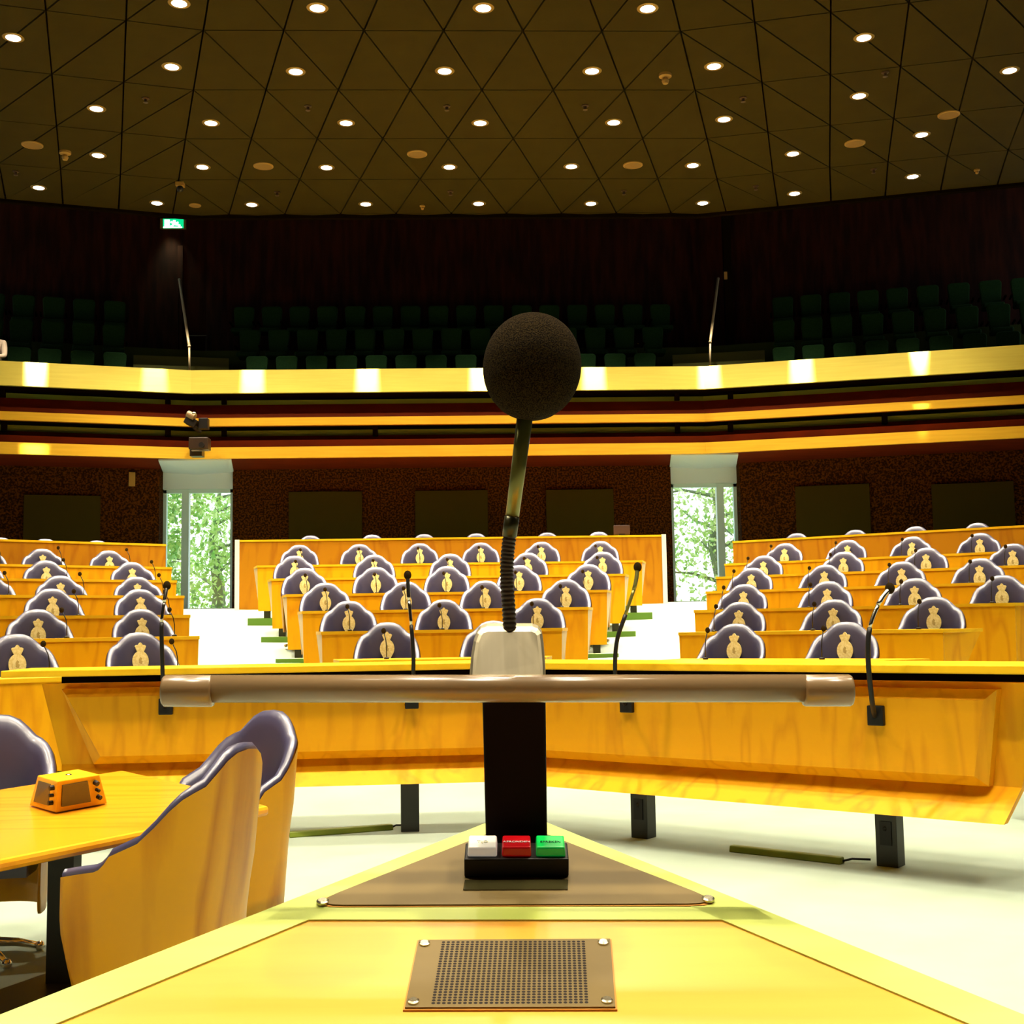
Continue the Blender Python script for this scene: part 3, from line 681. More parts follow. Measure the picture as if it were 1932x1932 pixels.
for bn, B in SEATS.items():
    th = math.radians(B['th']); u = Vector((sin(th), cos(th))); v = Vector((cos(th), -sin(th)))
    floors = []
    for k, row in enumerate(B['rows']):
        rho = B['r0'] + B['dr'] * k
        Ps = [on_row(px, py, u, rho) for px, py in row]
        zt = sum(p.z for p in Ps) / len(Ps); floors.append(zt - 1.015)
    # smooth the floor heights
    n = len(floors); mx = (n - 1) / 2; my = sum(floors) / n; sl = sum((i - mx) * (f - my) for i, f in enumerate(floors)) / sum((i - mx) ** 2 for i in range(n))
    print(bn, [round(f, 2) for f in floors], 'slope', round(sl, 3))
    for k, row in enumerate(B['rows']):
        rho = B['r0'] + B['dr'] * k; fz = floors[k]; rd = rho - .92
        e0 = on_row(B['ends'][k][0], B['dy'][k], u, rd); e1 = on_row(B['ends'][k][1], B['dy'][k], u, rd)
        t0 = (Vector((e0.x, e0.y)) - O2).dot(v); t1 = (Vector((e1.x, e1.y)) - O2).dot(v)
        zm = on_row((max(0, B['ends'][k][0]) + min(1932, B['ends'][k][1])) / 2, B['dy'][k], u, rd).z
        def W(r, t, z): q = O2 + u * r + v * t; return Vector((q.x, q.y, z))
        # carpeted terrace: a desk level and a chair level one small step higher
        a0, a1 = t0 - .05, t1 + .05
        fs = fz - .12; ra, rm = rd - .20, rho - .42
        rb = rho + B['dr'] - 1.12 if k < 6 else rho + .62
        if k == 6: ra = rd + .04
        tr = MB(); tr.hexa([W(ra, a0, -.02), W(ra, a1, -.02), W(rm, a1, -.02), W(rm, a0, -.02)], [W(ra, a0, fs), W(ra, a1, fs), W(rm, a1, fs), W(rm, a0, fs)])
        c0_, c1_ = t0 + .22, t1 - .22; tr.hexa([W(rm, c0_, -.02), W(rm, c1_, -.02), W(rb, c1_, -.02), W(rb, c0_, -.02)], [W(rm, c0_, fz), W(rm, c1_, fz), W(rb, c1_, fz), W(rb, c0_, fz)])
        tr.hexa([W(rm, a0, -.02), W(rm, a1, -.02), W(rb, a1, -.02), W(rb, a0, -.02)], [W(rm, a0, fs), W(rm, a1, fs), W(rb, a1, fs), W(rb, a0, fs)])
        tr.m = [0] * 18; tr.m[2] = 1; tr.m[8] = 1
        tr.build('floor', [M_TERR, M_RISER], kind='structure')
        # desk: upright front board, ledge top, wedge-shaped ends
        dep = .50; bt = zm - .66 if k < 6 else floors[5] - .14
        w0 = .05 if bn == 'centre' else 0; w1 = .05 if bn == 'centre' else (.0 if bn == 'left' else .20)
        g0 = t0 + w0; g1 = t1 - (w1 if bn == 'centre' else 0); o0 = t0; o1 = t1 + (.20 if bn == 'right' else 0)
        if bn == 'centre': o0 = (t0 + OX) * (1 + .46 / rd) - OX; o1 = (t1 + OX) * (1 + .46 / rd) - OX
        if k == 6: g0, g1, w0, w1, o0, o1 = t0, t1, 0, 0, t0, t1
        if k == 6: lab = 'tall orange-brown rear desk closing the back of the %s seat block' % bn
        else: lab = 'honey wooden desk with ledge top, %s row of the %s seat block' % (RN[k], bn)
        root = thing('bench_desk', lab, 'desk', W(rd + .2, (t0 + t1) / 2, fs), 0, 'rows of member desks')
        tp = .015 if k < 6 else 0
        fr = MB()
        fr.hexa([W(rd, g0 + tp, bt), W(rd, g1 - tp, bt), W(rd + .03, g1 - tp, bt), W(rd + .03, g0 + tp, bt)], [W(rd, g0, zm - .03), W(rd, g1, zm - .03), W(rd + .03, g1, zm - .03), W(rd + .03, g0, zm - .03)])
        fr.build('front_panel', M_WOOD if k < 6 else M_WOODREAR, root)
        tb = MB(); tb.hexa([W(rd - .008, g0 - .005, zm - .03), W(rd - .008, g1 + .005, zm - .03), W(rd + dep, o1 + .01, zm - .03), W(rd + dep, o0 - .01, zm - .03)], [W(rd - .008, g0 - .005, zm), W(rd - .008, g1 + .005, zm), W(rd + dep, o1 + .01, zm), W(rd + dep, o0 - .01, zm)])
        tb.build('desk_top', M_WOODH, root)
        for gt, ot, sg in ((g0, o0, -1), (g1, o1, 1)):
            ep = MB(); d2 = dep * .92
            ep.hexa([W(rd + .031, gt - sg * tp, bt), W(rd + .031, gt - sg * (tp + .03), bt), W(rd + .10, gt - sg * (tp + .03), bt), W(rd + .10, gt - sg * tp, bt)],
                    [W(rd + .031, gt, zm - .031), W(rd + .031, gt - sg * .03, zm - .031), W(rd + d2, ot - sg * .03, zm - .031), W(rd + d2, ot, zm - .031)])
            o = ep.build('end_panel', M_CREAM if bn == 'centre' else M_WOOD, root)
            if k < 6:
                lg = MB(); c0 = W(rd + .10, gt - sg * .13, 0)
                lg.box((c0.x, c0.y, (fs + bt) / 2 + .02), (.085, .085, bt - fs + .04), Matrix.Rotation(-th, 3, 'Z')); lg.build('leg', M_BLKMET, root)
        if k == 6 and bn == 'centre':
            for sg, tt in ((-1, t0), (1, t1)):
                wp = MB(); wp.hexa([W(rd - .02, tt, fs - .2), W(rd - .02, tt + sg * .07, fs - .2), W(rd + .5, tt + sg * .07, fs - .2), W(rd + .5, tt, fs - .2)], [W(rd - .02, tt, zm + .005), W(rd - .02, tt + sg * .07, zm + .005), W(rd + .5, tt + sg * .07, zm + .005), W(rd + .5, tt, zm + .005)])
                o = wp.build('end_screen', M_WHITEEND, root); o['label'] = 'white end screen'
            P = W(rd + .2, (on_row(1173, 1000, u, rd + .2).x - OX), zm); mo = thing('desk_monitor', 'small dark monitor back standing on the tall rear desk of the centre block', 'monitor', P)
            m = MB(); m.box(P + Vector((0, 0, .10)), (.26, .04, .15)); m.build('screen', mat('monitor back', (.03, .008, .002), .7), mo, bevel=.006)
            m = MB(); m.box(P + Vector((0, .02, .02)), (.10, .08, .04)); m.build('stand', M_BLACK, mo)
        nrow = len(row)
        for i, (px, py) in enumerate(row):
            P = on_row(px, py, u, rho); q = Vector((P.x, P.y))
            rel = q - Vector((OX, 2.5)); rz = math.atan2(-rel.x, rel.y)
            if bn != 'centre': rz = rz * .5 + (-th) * .5
            pos = ORD[i] + ' from the left'
            back = q + u * -.02
            if k < 6: lab = 'blue crested tub chair, %s, %s row of the %s block' % (pos, RN[k], bn)
            else: lab = 'blue chair top peeping over the tall rear desk, %s, %s block' % (pos, bn)
            put_chair(q.x + .17 * sin(rz), q.y - .17 * cos(rz), fz, rz, lab, 'blue chairs of the %s block' % bn)
            if k < 6:
                dt = B['mo'] if bn != 'centre' else -.09 * (q.x - OX) / (1 + .12 * k)
                tm = (q - O2).dot(v) + dt
                tm = max(t0 + .05, min(t1 - .05, tm)); mp = W(rd + .22, tm, zm)
                put_mic(mp.x, mp.y, zm, -th + (.5 if bn == 'left' else -.5 if bn == 'right' else .2 * (1 if q.x < 0 else -1)), 'black desk microphone before the %s chair from the left, %s row, %s block' % (ORD[i], RN[k], bn))

# ------------------------------------------------------------------ interruption bench
V0 = Vector((-2.80, 7.80)); V1 = Vector((.20, 7.96)); V2 = Vector((2.72, 5.80))
ZT = 1.045
bench = thing('interruption_bench', 'long angled wooden bench with raised panels crossing the chamber floor on black legs', 'bench', (.2, 7.86, 0))
def nrm(a, b): e = (b - a).normalized(); return Vector((-e.y, e.x)), e
nL, eL = nrm(V0, V1); nR, eR = nrm(V1, V2); nM = (nL + nR).normalized() / (nL + nR).normalized().dot(nL)
def bl(d, la=0, ra=0): return [V0 + nL * d + eL * la, V1 + nM * d, V2 + nR * d - eR * ra]
def bstrip(mb, df0, df1, db0, db1, z0, z1, ins0=(0, 0), ins1=(0, 0), parts=(0, 1)):
    # df/db: front and back offset at bottom (0) and top (1)
    fb, ft, kb, kt = bl(df0, *ins0), bl(df1, *ins1), bl(db0, *ins0), bl(db1, *ins1)
    for i in parts:
        mb.hexa([(fb[i].x, fb[i].y, z0), (fb[i + 1].x, fb[i + 1].y, z0), (kb[i + 1].x, kb[i + 1].y, z0), (kb[i].x, kb[i].y, z0)],
                [(ft[i].x, ft[i].y, z1), (ft[i + 1].x, ft[i + 1].y, z1), (kt[i + 1].x, kt[i + 1].y, z1), (kt[i].x, kt[i].y, z1)])
m = MB(); bstrip(m, -.19, -.19, .42, .42, ZT - .042, ZT, (-.04, -.05), (-.04, -.05)); m.build('bench_top', M_WOODH, bench, bevel=.006)
m = MB(); bstrip(m, .0, .0, .07, .07, .46, .955, (.28, .13), (.15, 0)); bstrip(m, -.20, .0, -.14, .07, .31, .46, (.33, .16), (.28, .13)); m.build('front_panel', M_WOOD, bench)
m = MB(); bstrip(m, .26, .26, .33, .33, .90, ZT - .043, (.2, .1), (.2, .1)); m.build('shade_riser', M_GAP, bench)  # riser coloured near-black to stand in for shade under the bench top
M_WOOD2 = wood('book matched panel veneer', (.80, .34, .001), (.69, .27, .001), 'z', 1.5, rough=.5, coat=0)
# raised panel with a wide chamfer all round
m = MB()
def chamfer(i, endL, endR):
    z0, z1, cw = .465, .925, .05
    for (df, shr) in ((None, None),):
        fo, bo = bl(-.075), bl(-.001)
        ff = bl(-.125)
        def q(line, t, z): a_, b_ = line[i], line[i + 1]; e_ = (b_ - a_).normalized(); L_ = (b_ - a_).length; p = a_ + e_ * t if t >= 0 else b_ + e_ * t; return (p.x, p.y, z)
        aB, aT = (endL if endL else (0, 0)); bB, bT = (endR if endR else (0, 0))
        A = [(aB, z0), (None, z0), (None, z1), (aT, z1)]
        def ring(line, dx, dz):
            L_ = (line[i + 1] - line[i]).length
            l0 = aB + (dx if endL else 0); l1 = aT + (dx if endL else 0); r0 = L_ - bB - (dx if endR else 0); r1 = L_ - bT - (dx if endR else 0)
            return [q(line, l0, z0 + dz), q(line, r0, z0 + dz), q(line, r1, z1 - dz), q(line, l1, z1 - dz)]
        back = ring(bo, 0, 0); mid = ring(fo, 0, 0); fr = ring(ff, cw, cw)
        m.add(back + mid + fr, [(0, 3, 2, 1)] + [(k, (k + 1) % 4, 4 + (k + 1) % 4, 4 + k) for k in range(4)] + [(4 + k, 4 + (k + 1) % 4, 8 + (k + 1) % 4, 8 + k) for k in range(4)] + [(8, 9, 10, 11)])
chamfer(0, (.49, .29), None); chamfer(1, None, (.26, .20))
m.build('raised_panel', M_WOOD2, bench)
for px, py in ((774, 1573), (1194, 1585), (1664, 1640)):
    P = onz(px, py, 0); e = eL if P.x < .2 else eR; n_ = nL if P.x < .2 else nR
    c = Vector((P.x, P.y)) + n_ * .06; w_ = .115
    a = math.atan2(e.y, e.x)
    m = MB(); m.box((c.x + n_.x * .06, c.y + n_.y * .06, .16), (w_, .10, .32), Matrix.Rotation(a, 3, 'Z')); lg = m.build('leg', M_BLKMET, bench, bevel=.004)
    if px > 1000:
        m = MB(); q = c + n_ * .007; m.box((q.x, q.y, .17), (.062, .008, .12), Matrix.Rotation(a, 3, 'Z')); m.ball((q.x - n_.x * .003, q.y - n_.y * .003, .195), .014, 10, (1, .5, 1))
        m.build('socket_plate', M_BLACK, lg)
m = MB()
for px, py in [(-10, 1500)]:
    pass
for nm, a, b, lab in (('left', (545, 1580), (740, 1565), 'green cable channel on the carpet left of the lectern'), ('right', (1380, 1606), (1590, 1630), 'green cable channel on the carpet right of the lectern')):
    A = onz(*a, 0); Bq = onz(*b, 0); e = (Bq - A).normalized(); nn = Vector((-e.y, e.x, 0))
    t = thing('cable_channel', lab, 'cable channel', (A + Bq) / 2, 0, 'floor cable channels')
    m = MB(); w_ = .03; m.hexa([A - nn * w_, Bq - nn * w_, Bq + nn * w_, A + nn * w_], [p + Vector((0, 0, .035)) for p in (A - nn * w_ * .7, Bq - nn * w_ * .7, Bq + nn * w_ * .7, A + nn * w_ * .7)]); m.build('cover', M_STRIP, t, bevel=.006)
    C = onz(757, 1563, 0) if nm == 'left' else onz(1643, 1629, 0)
    m = MB(); m.tube([Bq + Vector((0, 0, .015)), Bq.lerp(C, .4) + Vector((0, .03, .02)), C + Vector((0, 0, .02))], .006, 8); m.build('cable', M_BLACK, t, smooth=True)

# tall gooseneck microphones plugged into the bench
TM = [((313, 1333), [(308, 1300), (306, 1240), (305, 1175), (311, 1130), (315, 1105)], 'leftmost tall gooseneck microphone on the bench, beside the lamp tube end'),
      ((777, 1322), [(779, 1290), (780, 1240), (776, 1180), (771, 1125), (769, 1085)], 'second tall gooseneck microphone on the bench, left of the lectern post'),
      ((1183, 1328), [(1162, 1290), (1163, 1215), (1180, 1160), (1198, 1105), (1203, 1070)], 'third tall gooseneck microphone on the bench, right of the lectern post'),
      ((1653, 1350), [(1645, 1320), (1638, 1245), (1641, 1185), (1660, 1135), (1679, 1110)], 'rightmost tall gooseneck microphone on the bench, bent to the right')]
for (bx, by), path, lab in TM:
    # plug box sits on the raised panel
    r = ray(bx, by); e, n_, Vb = (eL, nL, V0) if bx < 975 else (eR, nR, V1)
    q0 = Vb - n_ * .135; s = q0.dot(n_) / (r.x * n_.x + r.y * n_.y); P = CAMP + r * s
    t = thing('bench_microphone', lab, 'microphone', P, 0, 'tall bench microphones'); a = math.atan2(e.y, e.x)
    m = MB(); m.box(P, (.085, .035, .10), Matrix.Rotation(a, 3, 'Z')); m.build('plug_box', M_BLACK, t, bevel=.006)
    D = P.dot(_fwd) - CAMP.dot(_fwd)
    outs = [.03, .16, .20, .18, .14, .10]
    pts = [P - Vector((n_.x, n_.y, 0)) * .02] + [onD(px, py, D - outs[i + 1] * 1.0) for i, (px, py) in enumerate(path)]
    # smooth curve through the points
    cur = []
    for i in range(len(pts) - 1):
        p0 = pts[max(i - 1, 0)]; p1 = pts[i]; p2 = pts[i + 1]; p3 = pts[min(i + 2, len(pts) - 1)]
        for k in range(6):
            x = k / 6; cur.append(.5 * ((2 * p1) + (p2 - p0) * x + (2 * p0 - 5 * p1 + 4 * p2 - p3) * x * x + (3 * p1 - p0 - 3 * p2 + p3) * x ** 3))
    cur.append(pts[-1]); h = len(cur)
    m = MB(); m.tube(cur[:int(h * .62)], .0125, 10); m.build('gooseneck', M_BLACK, t, smooth=True)
    m = MB(); m.tube(cur[int(h * .60):int(h * .78)], .010, 10); m.tube(cur[int(h * .76):], .012, 10); o = m.build('silver_tube', M_CHROME if bx != 1183 else M_TUBE, t, smooth=True)
    m = MB(); m.ball(cur[-1], .024, 14, (1, 1, 1.2)); m.build('foam_head', M_FOAM, t, smooth=True)

# ------------------------------------------------------------------ clerk table with desk speaker and chairs
TZ = .65
tb_pts = [onz(0, 1622, TZ), onz(508, 1520, TZ), onz(400, 1490, TZ), onz(232, 1453, TZ), onz(0, 1489, TZ)]
A_, B_, C_, D_, E_ = tb_pts
tpoly = [Vector((-2.0, 1.9, TZ)), A_ + (A_ - B_) * .8, B_, Vector((-.70, 3.98, TZ)), D_, E_ + (E_ - D_) * 1.2]
tpoly = [A_ + (A_ - B_) * .75, B_, C_, D_, E_, E_ + (E_ - D_) * 2.2]
table = thing('clerk_table', 'honey wooden table with thin rounded edge at the lower left', 'table', (-1.4, 3.6, 0))
m = MB(); m.prism([p - Vector((0, 0, .035)) for p in tpoly], (0, 0, .035)); m.build('table_top', M_TABLE, table, bevel=.012)
for x, y in ((-1.45, 4.55), (-1.72, 3.65)):
    m = MB(); m.box((x, y, .3), (.09, .09, .61)); m.build('leg', M_BLKMET, table)
m = MB(); m.box((-1.58, 4.1, .02), (.4, 1.1, .04), Matrix.Rotation(-.45, 3, 'Z')); m.build('foot', M_BLKMET, table)
# small loudspeaker block on the table
bq = [onz(55, 1522, TZ), onz(105, 1536, TZ), onz(203, 1518, TZ)]
b3 = bq[0] + bq[2] - bq[1]
tops = [onD(70, 1463, 1), 0, 0]
hb = .115
def topq(px, py): return onz(px, py, TZ + hb)
tq = [topq(71, 1463), topq(109, 1474), topq(188, 1461), topq(148, 1451)]
spk = thing('table_speaker', 'wooden trapezoid desk unit with dark grey screens and black knobs on the clerk table', 'speaker', (bq[1] + b3) / 2)
m = MB(); m.hexa([bq[0] + Vector((0, 0, .004)), bq[1] + Vector((0, 0, .004)), bq[2] + Vector((0, 0, .004)), b3 + Vector((0, 0, .004))], tq); m.build('housing', M_WOODH, spk, bevel=.004)
def facequad(a, b, c, d, u0, u1, v0, v1, out, m_, nm, lab=None):
    # a,b bottom; d,c top
    def pt(uu, vv): return (a.lerp(b, uu)).lerp(d.lerp(c, uu), vv)
    nn = (b - a).cross(d - a).normalized(); mb = MB(); q = [pt(u0, v0), pt(u1, v0), pt(u1, v1), pt(u0, v1)]
    mb.hexa([p - nn * .004 for p in q], [p + nn * out for p in q]); return mb.build(nm, m_, spk)
facequad(bq[1], bq[2], tq[2], tq[1], .10, .68, .20, .86, .003, M_SCREEN, 'screen')
facequad(bq[0], bq[1], tq[1], tq[0], .14, .72, .20, .86, .003, M_SCREEN, 'screen')
for (a, b, c, d), us in (((bq[1], bq[2], tq[2], tq[1]), .84), ((bq[0], bq[1], tq[1], tq[0]), .86)):
    nn = (b - a).cross(d - a).normalized()
    for vv, rr in ((.78, .009), (.55, .006), (.32, .008)):
        p = (a.lerp(b, us)).lerp(d.lerp(c, us), vv); m = MB(); m.tube([p, p + nn * .016], rr, 12); m.build('knob', M_BLACK, spk)
p = (tq[0] + tq[1] + tq[2] + tq[3]) / 4; m = MB(); m.ball(p, .012, 12, (1, 1, .4)); m.build('button', M_CHROME, spk, smooth=True)
# chairs around it
G2 = 'blue and wood tub chairs round the clerk table'
def near_chair(x, y, ang, lab, z=0):
    c = dup(ch0, (x, y, z), ang, lab, G2); c.scale = (.92, .92, .92)
    for k in [k for k in c.children if k.name.startswith('crest')]: bpy.data.objects.remove(k)
    return c
# a chair faces local -y ; ang rotates it
near_chair(-.93, 3.80, math.radians(-106), 'large wood-backed tub chair with blue rim tucked under the clerk table')
near_chair(-1.00, 5.05, math.radians(-42), 'blue leather tub chair seen from inside, just behind the large wood-backed one')
near_chair(-1.93, 5.02, math.radians(12), 'blue leather tub chair cut off at the left edge, behind the clerk table')

# ------------------------------------------------------------------ lectern
AL = math.radians(10.0)
def LP(px, py, n=0):                     # point on (or n above) the sloping lectern top seen at a pixel
    D = .4047 / ((py - 966) / F + math.tan(AL)); return onD(px, py, D) + LN * n
LN = (_u2 * cos(AL) - _fwd * sin(AL)).normalized()
LE = _r2; LF = LN.cross(LE).normalized()
Rl = Matrix(((LE.x, LF.x, LN.x), (LE.y, LF.y, LN.y), (LE.z, LF.z, LN.z)))
apex = LP(976, 1532)
def far(p, q, k): return p + (q - p) * k
pl0 = LP(556, 1700); pr0 = LP(1398, 1700)
lect = thing('lectern', 'speaker lectern with bright yellow wooden triangular sloping top and pale edge band', 'lectern', (0.0, .55, 0))
# outline: tip, left far edge, right far edge, near edge below the frame
eL0 = LP(0, 1918); eR0 = LP(1932, 1918)
def along(p, q, k): return p + (q - p) * k
Lfar = along(apex, eL0, 1.18); Rfar = along(apex, eR0, 1.18)
near = [Lfar + LF * -.10, Rfar + LF * -.10]
m = MB(); m.prism([p - LN * .04 for p in (near[0], near[1], Rfar, apex, Lfar)], LN * .04); m.build('top_board', M_LECT, lect)
# pale lipping round the outside and above the inner field
def stripq(a, b, c, d, h=.0012): mbb.hexa([p - LN * .002 for p in (a, b, c, d)], [p + LN * h for p in (a, b, c, d)])
mbb = MB()
def inner(px, py): return LP(px, py)
dirL = (eL0 - apex).normalized(); dirR = (eR0 - apex).normalized()
wl_ = .030
inL = LN.cross(dirL).normalized() * wl_; inR = -LN.cross(dirR).normalized() * wl_
if inL.dot(LF) > 0: inL = -inL
if inR.dot(LF) > 0: inR = -inR
tipin = apex - LF * (wl_ / math.sin(math.acos(max(-1, min(1, dirL.dot(dirR)))) / 2))
stripq(Lfar, Lfar + inL, tipin, apex); stripq(apex, tipin, Rfar + inR, Rfar)
# band under the metal plate
qa, qb, qc, qd = LP(500, 1738), LP(1460, 1738), LP(1420, 1714), LP(540, 1714)
stripq(qa, qb, qc, qd)
mbb.build('edge_band', M_LIP, lect)
m = MB()   # body under the top
bd = [along(apex, Lfar, .9), along(apex, Rfar, .9), ]
bp = [apex + Vector((0, -.08, -.06)), Vector((bd[1].x - .1, bd[1].y + .0, bd[1].z - .08)), Vector((bd[0].x + .1, bd[0].y, bd[0].z - .08))]
m.add([(p.x, p.y, 0) for p in bp] + [tuple(p) for p in bp], [(0, 2, 1), (3, 4, 5), (0, 1, 4, 3), (1, 2, 5, 4), (2, 0, 3, 5)]); m.build('body', M_WOOD, lect)
# triangular metal plate with rounded corners
def rounded_tri(pts, r, nseg=5):
    out = []
    for i in range(len(pts)):
        p = pts[i]; a = (pts[i - 1] - p).normalized(); b = (pts[(i + 1) % len(pts)] - p).normalized(); ang = math.acos(a.dot(b)); k = r / math.tan(ang / 2)
        s, e = p + a * k, p + b * k; 
        for q in range(nseg + 1):
            x = q / nseg; out.append(s * (1 - x) ** 2 + p * 2 * x * (1 - x) + e * x * x)
    return out
pa, pb, pc = LP(578, 1714), LP(1369, 1711), LP(974, 1557)
m = MB(); m.prism([p - LN * .002 for p in rounded_tri([pa, pb, pc], .010)], LN * .0045); plate = m.build('metal_plate', M_PLATE, lect)
m = MB(); m.prism([p - LN * .002 for p in rounded_tri([pa - LF * .0012 - LE * .003, pb - LF * .0012 + LE * .003, pc + LF * .0015], .010)], LN * .0036); m.build('plate_seam', mat('orange seam', (.5, .2, .01), .5), lect)
for px, py in ((609, 1709), (1336, 1704)):
    m = MB(); P = LP(px, py, .0025); m.lathe([(.0042, 0), (.0042, .0012), (.003, .002), (0, .002)], P, 14, Rl); m.build('screw', M_SCREW, plate)
# speaker grille with flat black discs for holes
ga, gb, gc, gd_ = LP(764, 1907), LP(1161, 1906), LP(1151, 1777), LP(790, 1779)
m = MB(); m.hexa([p - LN * .001 for p in (ga, gb, gc, gd_)], [p + LN * .0022 for p in (ga, gb, gc, gd_)])
NX, NY = 30, 25
c00, c10, c11, c01 = LP(817.5, 1899.5), LP(1106.5, 1898), LP(1100.5, 1783), LP(837, 1784)
grille = m.build('speaker_grille', M_PLATE, lect)
h = MB()
for j in range(NY):
    for i in range(NX):
        a = (i) / (NX - 1); b = (j) / (NY - 1); p = c00.lerp(c10, a).lerp(c01.lerp(c11, a), b) + LN * .0023
        k = 8; vs = [p + (LE * cos(2 * PI * q / k) + LF * sin(2 * PI * q / k)) * .00115 for q in range(k)]
        h.add(vs, [tuple(range(k))])
h.build('perforation', mat('hole black', (.012, .006, .002), .9), grille)
sm = MB(); sm.hexa([p - LN * .001 for p in (ga - LE * .001 - LF * .001, gb + LE * .001 - LF * .001, gc + LE * .001 + LF * .001, gd_ - LE * .001 + LF * .001)], [p + LN * .0012 for p in (ga - LE * .001 - LF * .001, gb + LE * .001 - LF * .001, gc + LE * .001 + LF * .001, gd_ - LE * .001 + LF * .001)]); sm.build('grille_seam', mat('orange seam', (.5, .2, .01), .5), lect)
for px, py in ((801, 1787), (1138, 1785), (780, 1897), (1145, 1895)):
    P = LP(px, py, .0022); m = MB(); m.lathe([(.0034, 0), (.0034, .001), (.0024, .0016), (0, .0016)], P, 14, Rl); m.build('screw', M_SCREW, grille)
# button unit
bu = thing('button_unit', 'black button box with white, red and green push buttons on the lectern plate', 'control panel', LP(974, 1650))
zb0, zb1 = .0026, .016
f0, f1 = LP(876, 1662), LP(1073, 1661); bk0, bk1 = f0 + LF * .026, f1 + LF * .026
m = MB(); m.hexa([p + LN * zb0 for p in (f0, f1, bk1, bk0)], [p + LN * zb1 for p in (f0, f1, bk1, bk0)]); m.build('housing', M_BLACK, bu, bevel=.001)
def text_mesh(txt, size, m_, P, parent, name='lettering', ext=.0002):
    cu = bpy.data.curves.new('t', 'FONT'); cu.body = txt; cu.size = size; cu.align_x = 'CENTER'; cu.align_y = 'CENTER'; cu.extrude = ext
    ob = bpy.data.objects.new('t', cu); COL.objects.link(ob); bpy.context.view_layer.update()
    me = bpy.data.meshes.new_from_object(ob.evaluated_get(bpy.context.evaluated_depsgraph_get())); bpy.data.objects.remove(ob)
    o0 = parent_loc(parent)
    for v_ in me.vertices: v_.co = P + Rl @ v_.co - o0
    me.materials.clear(); me.materials.append(m_); o = bpy.data.objects.new(name, me); COL.objects.link(o); o.parent = parent; return o
W_ = (f1 - f0).length
for i, (m_, txt, tm, sz, lab) in enumerate(((M_WHT, 'TIJD', M_TXTY, .0042, 'white button'), (M_RED, 'AFRONDEN', M_TXTW, .0035, 'red button'), (M_GRN, 'SPREKEN', M_TXTG, .0036, 'green button'))):
    c = f0 + LE * (W_ * (.172 + .328 * i)) + LF * .0135 + LN * (zb1 + .0035)
    bw, bdp = W_ * .285, .0205
    m = MB(); m.box(c, (bw, bdp, .007), Rl, taper=.95); b_ = m.build('button', m_, bu, bevel=.0012, seg=3); b_['label'] = lab
    text_mesh(txt, sz, tm, c + LN * .0037 - LF * .0015, b_)
# sunk display window below the buttons
d0, d1, d2, d3 = LP(874, 1687), LP(1071, 1686), LP(1072, 1668), LP(877, 1669)
m = MB(); m.hexa([p + LN * .0026 for p in (d0, d1, d2, d3)], [p + LN * .0034 for p in (d0, d1, d2, d3)]); m.build('display_window', M_GLASSDK, plate)

# post, head block, lamp tube, lectern microphone
DP = .905
post = thing('lectern_post', 'dark brown rectangular post with pale metal head rising from the lectern plate', 'post', LP(974, 1600))
def pbox(x0, x1, x2, x3, y0, y1, D0, D1, mb):   # pixel trapezoid (top y0: x0..x1, bottom y1: x2..x3) between depths
    mb.hexa([onD(x2, y1, D0), onD(x3, y1, D0), onD(x3, y1, D0) + _fwd * (D1 - D0), onD(x2, y1, D0) + _fwd * (D1 - D0)],
            [onD(x0, y0, D0), onD(x1, y0, D0), onD(x1, y0, D0) + _fwd * (D1 - D0), onD(x0, y0, D0) + _fwd * (D1 - D0)])
m = MB(); pbox(909, 1029, 917, 1033, 1280, 1606, .885, .905, m); m.build('column', M_POST, post, bevel=.002)
m = MB()
# rounded pale head block, leaning back
outl = [(885, 1285), (888, 1240), (893, 1210), (899, 1194), (906, 1186), (918, 1182), (1005, 1182), (1016, 1186), (1023, 1195), (1026, 1215), (1029, 1250), (1030, 1285)]
fr_ = [onD(x, y, .862 + .02 * (1285 - y) / 100) for x, y in outl]
m.prism(fr_, _fwd * .030); m.build('head_block', M_CHAMP, post, bevel=.004, seg=3)
lamp = thing('lectern_lamp', 'long horizontal dark bronze lamp tube with end sleeves mounted on the lectern post', 'lamp', onD(966, 1298, .845))
DB = .845; rr = 26 / F * DB
m = MB(); m.tube([onD(395, 1299.5, DB), onD(1520, 1298.5, DB)], rr, 40); m.build('tube', M_BAR, lamp, smooth=True)
r2 = 30 / F * DB
for x0, x1 in ((309, 403), (1515, 1606)):
    m = MB(); y_ = 1303.5 if x0 < 500 else 1302.5; a, b = onD(x0, y_, DB), onD(x1, y_, DB); e = (b - a).normalized()
    m.tube([a, a + e * .0015, b - e * .0015, b], [r2 * .93, r2, r2, r2 * .93], 40); m.build('end_sleeve', M_BAR, lamp, smooth=True)
mic = thing('lectern_microphone', 'large round brown foam microphone on a gooseneck above the lectern, central in the picture', 'microphone', onD(962, 1184, .885))
DM = .885
gp = [(962, 1190), (960, 1150), (957, 1110), (956, 1075), (958, 1040), (962, 1005), (966, 975)]
cur = []
P_ = [onD(x, y, DM) for x, y in gp]
for i in range(len(P_) - 1):
    for k in range(14): cur.append(P_[i].lerp(P_[i + 1], k / 14))
cur.append(P_[-1])
rads = [(.0050 if (i % 3) else .0043) for i in range(len(cur))]
m = MB(); m.tube(cur[:-16], rads[:-16], 20); m.build('gooseneck', M_NECK, mic, smooth=True)
m = MB(); m.tube([cur[-18], cur[-8], cur[-1]], .00535, 24); m.build('collar', mat('dark olive collar', (.05, .045, .015), .3, .6), mic, smooth=True)
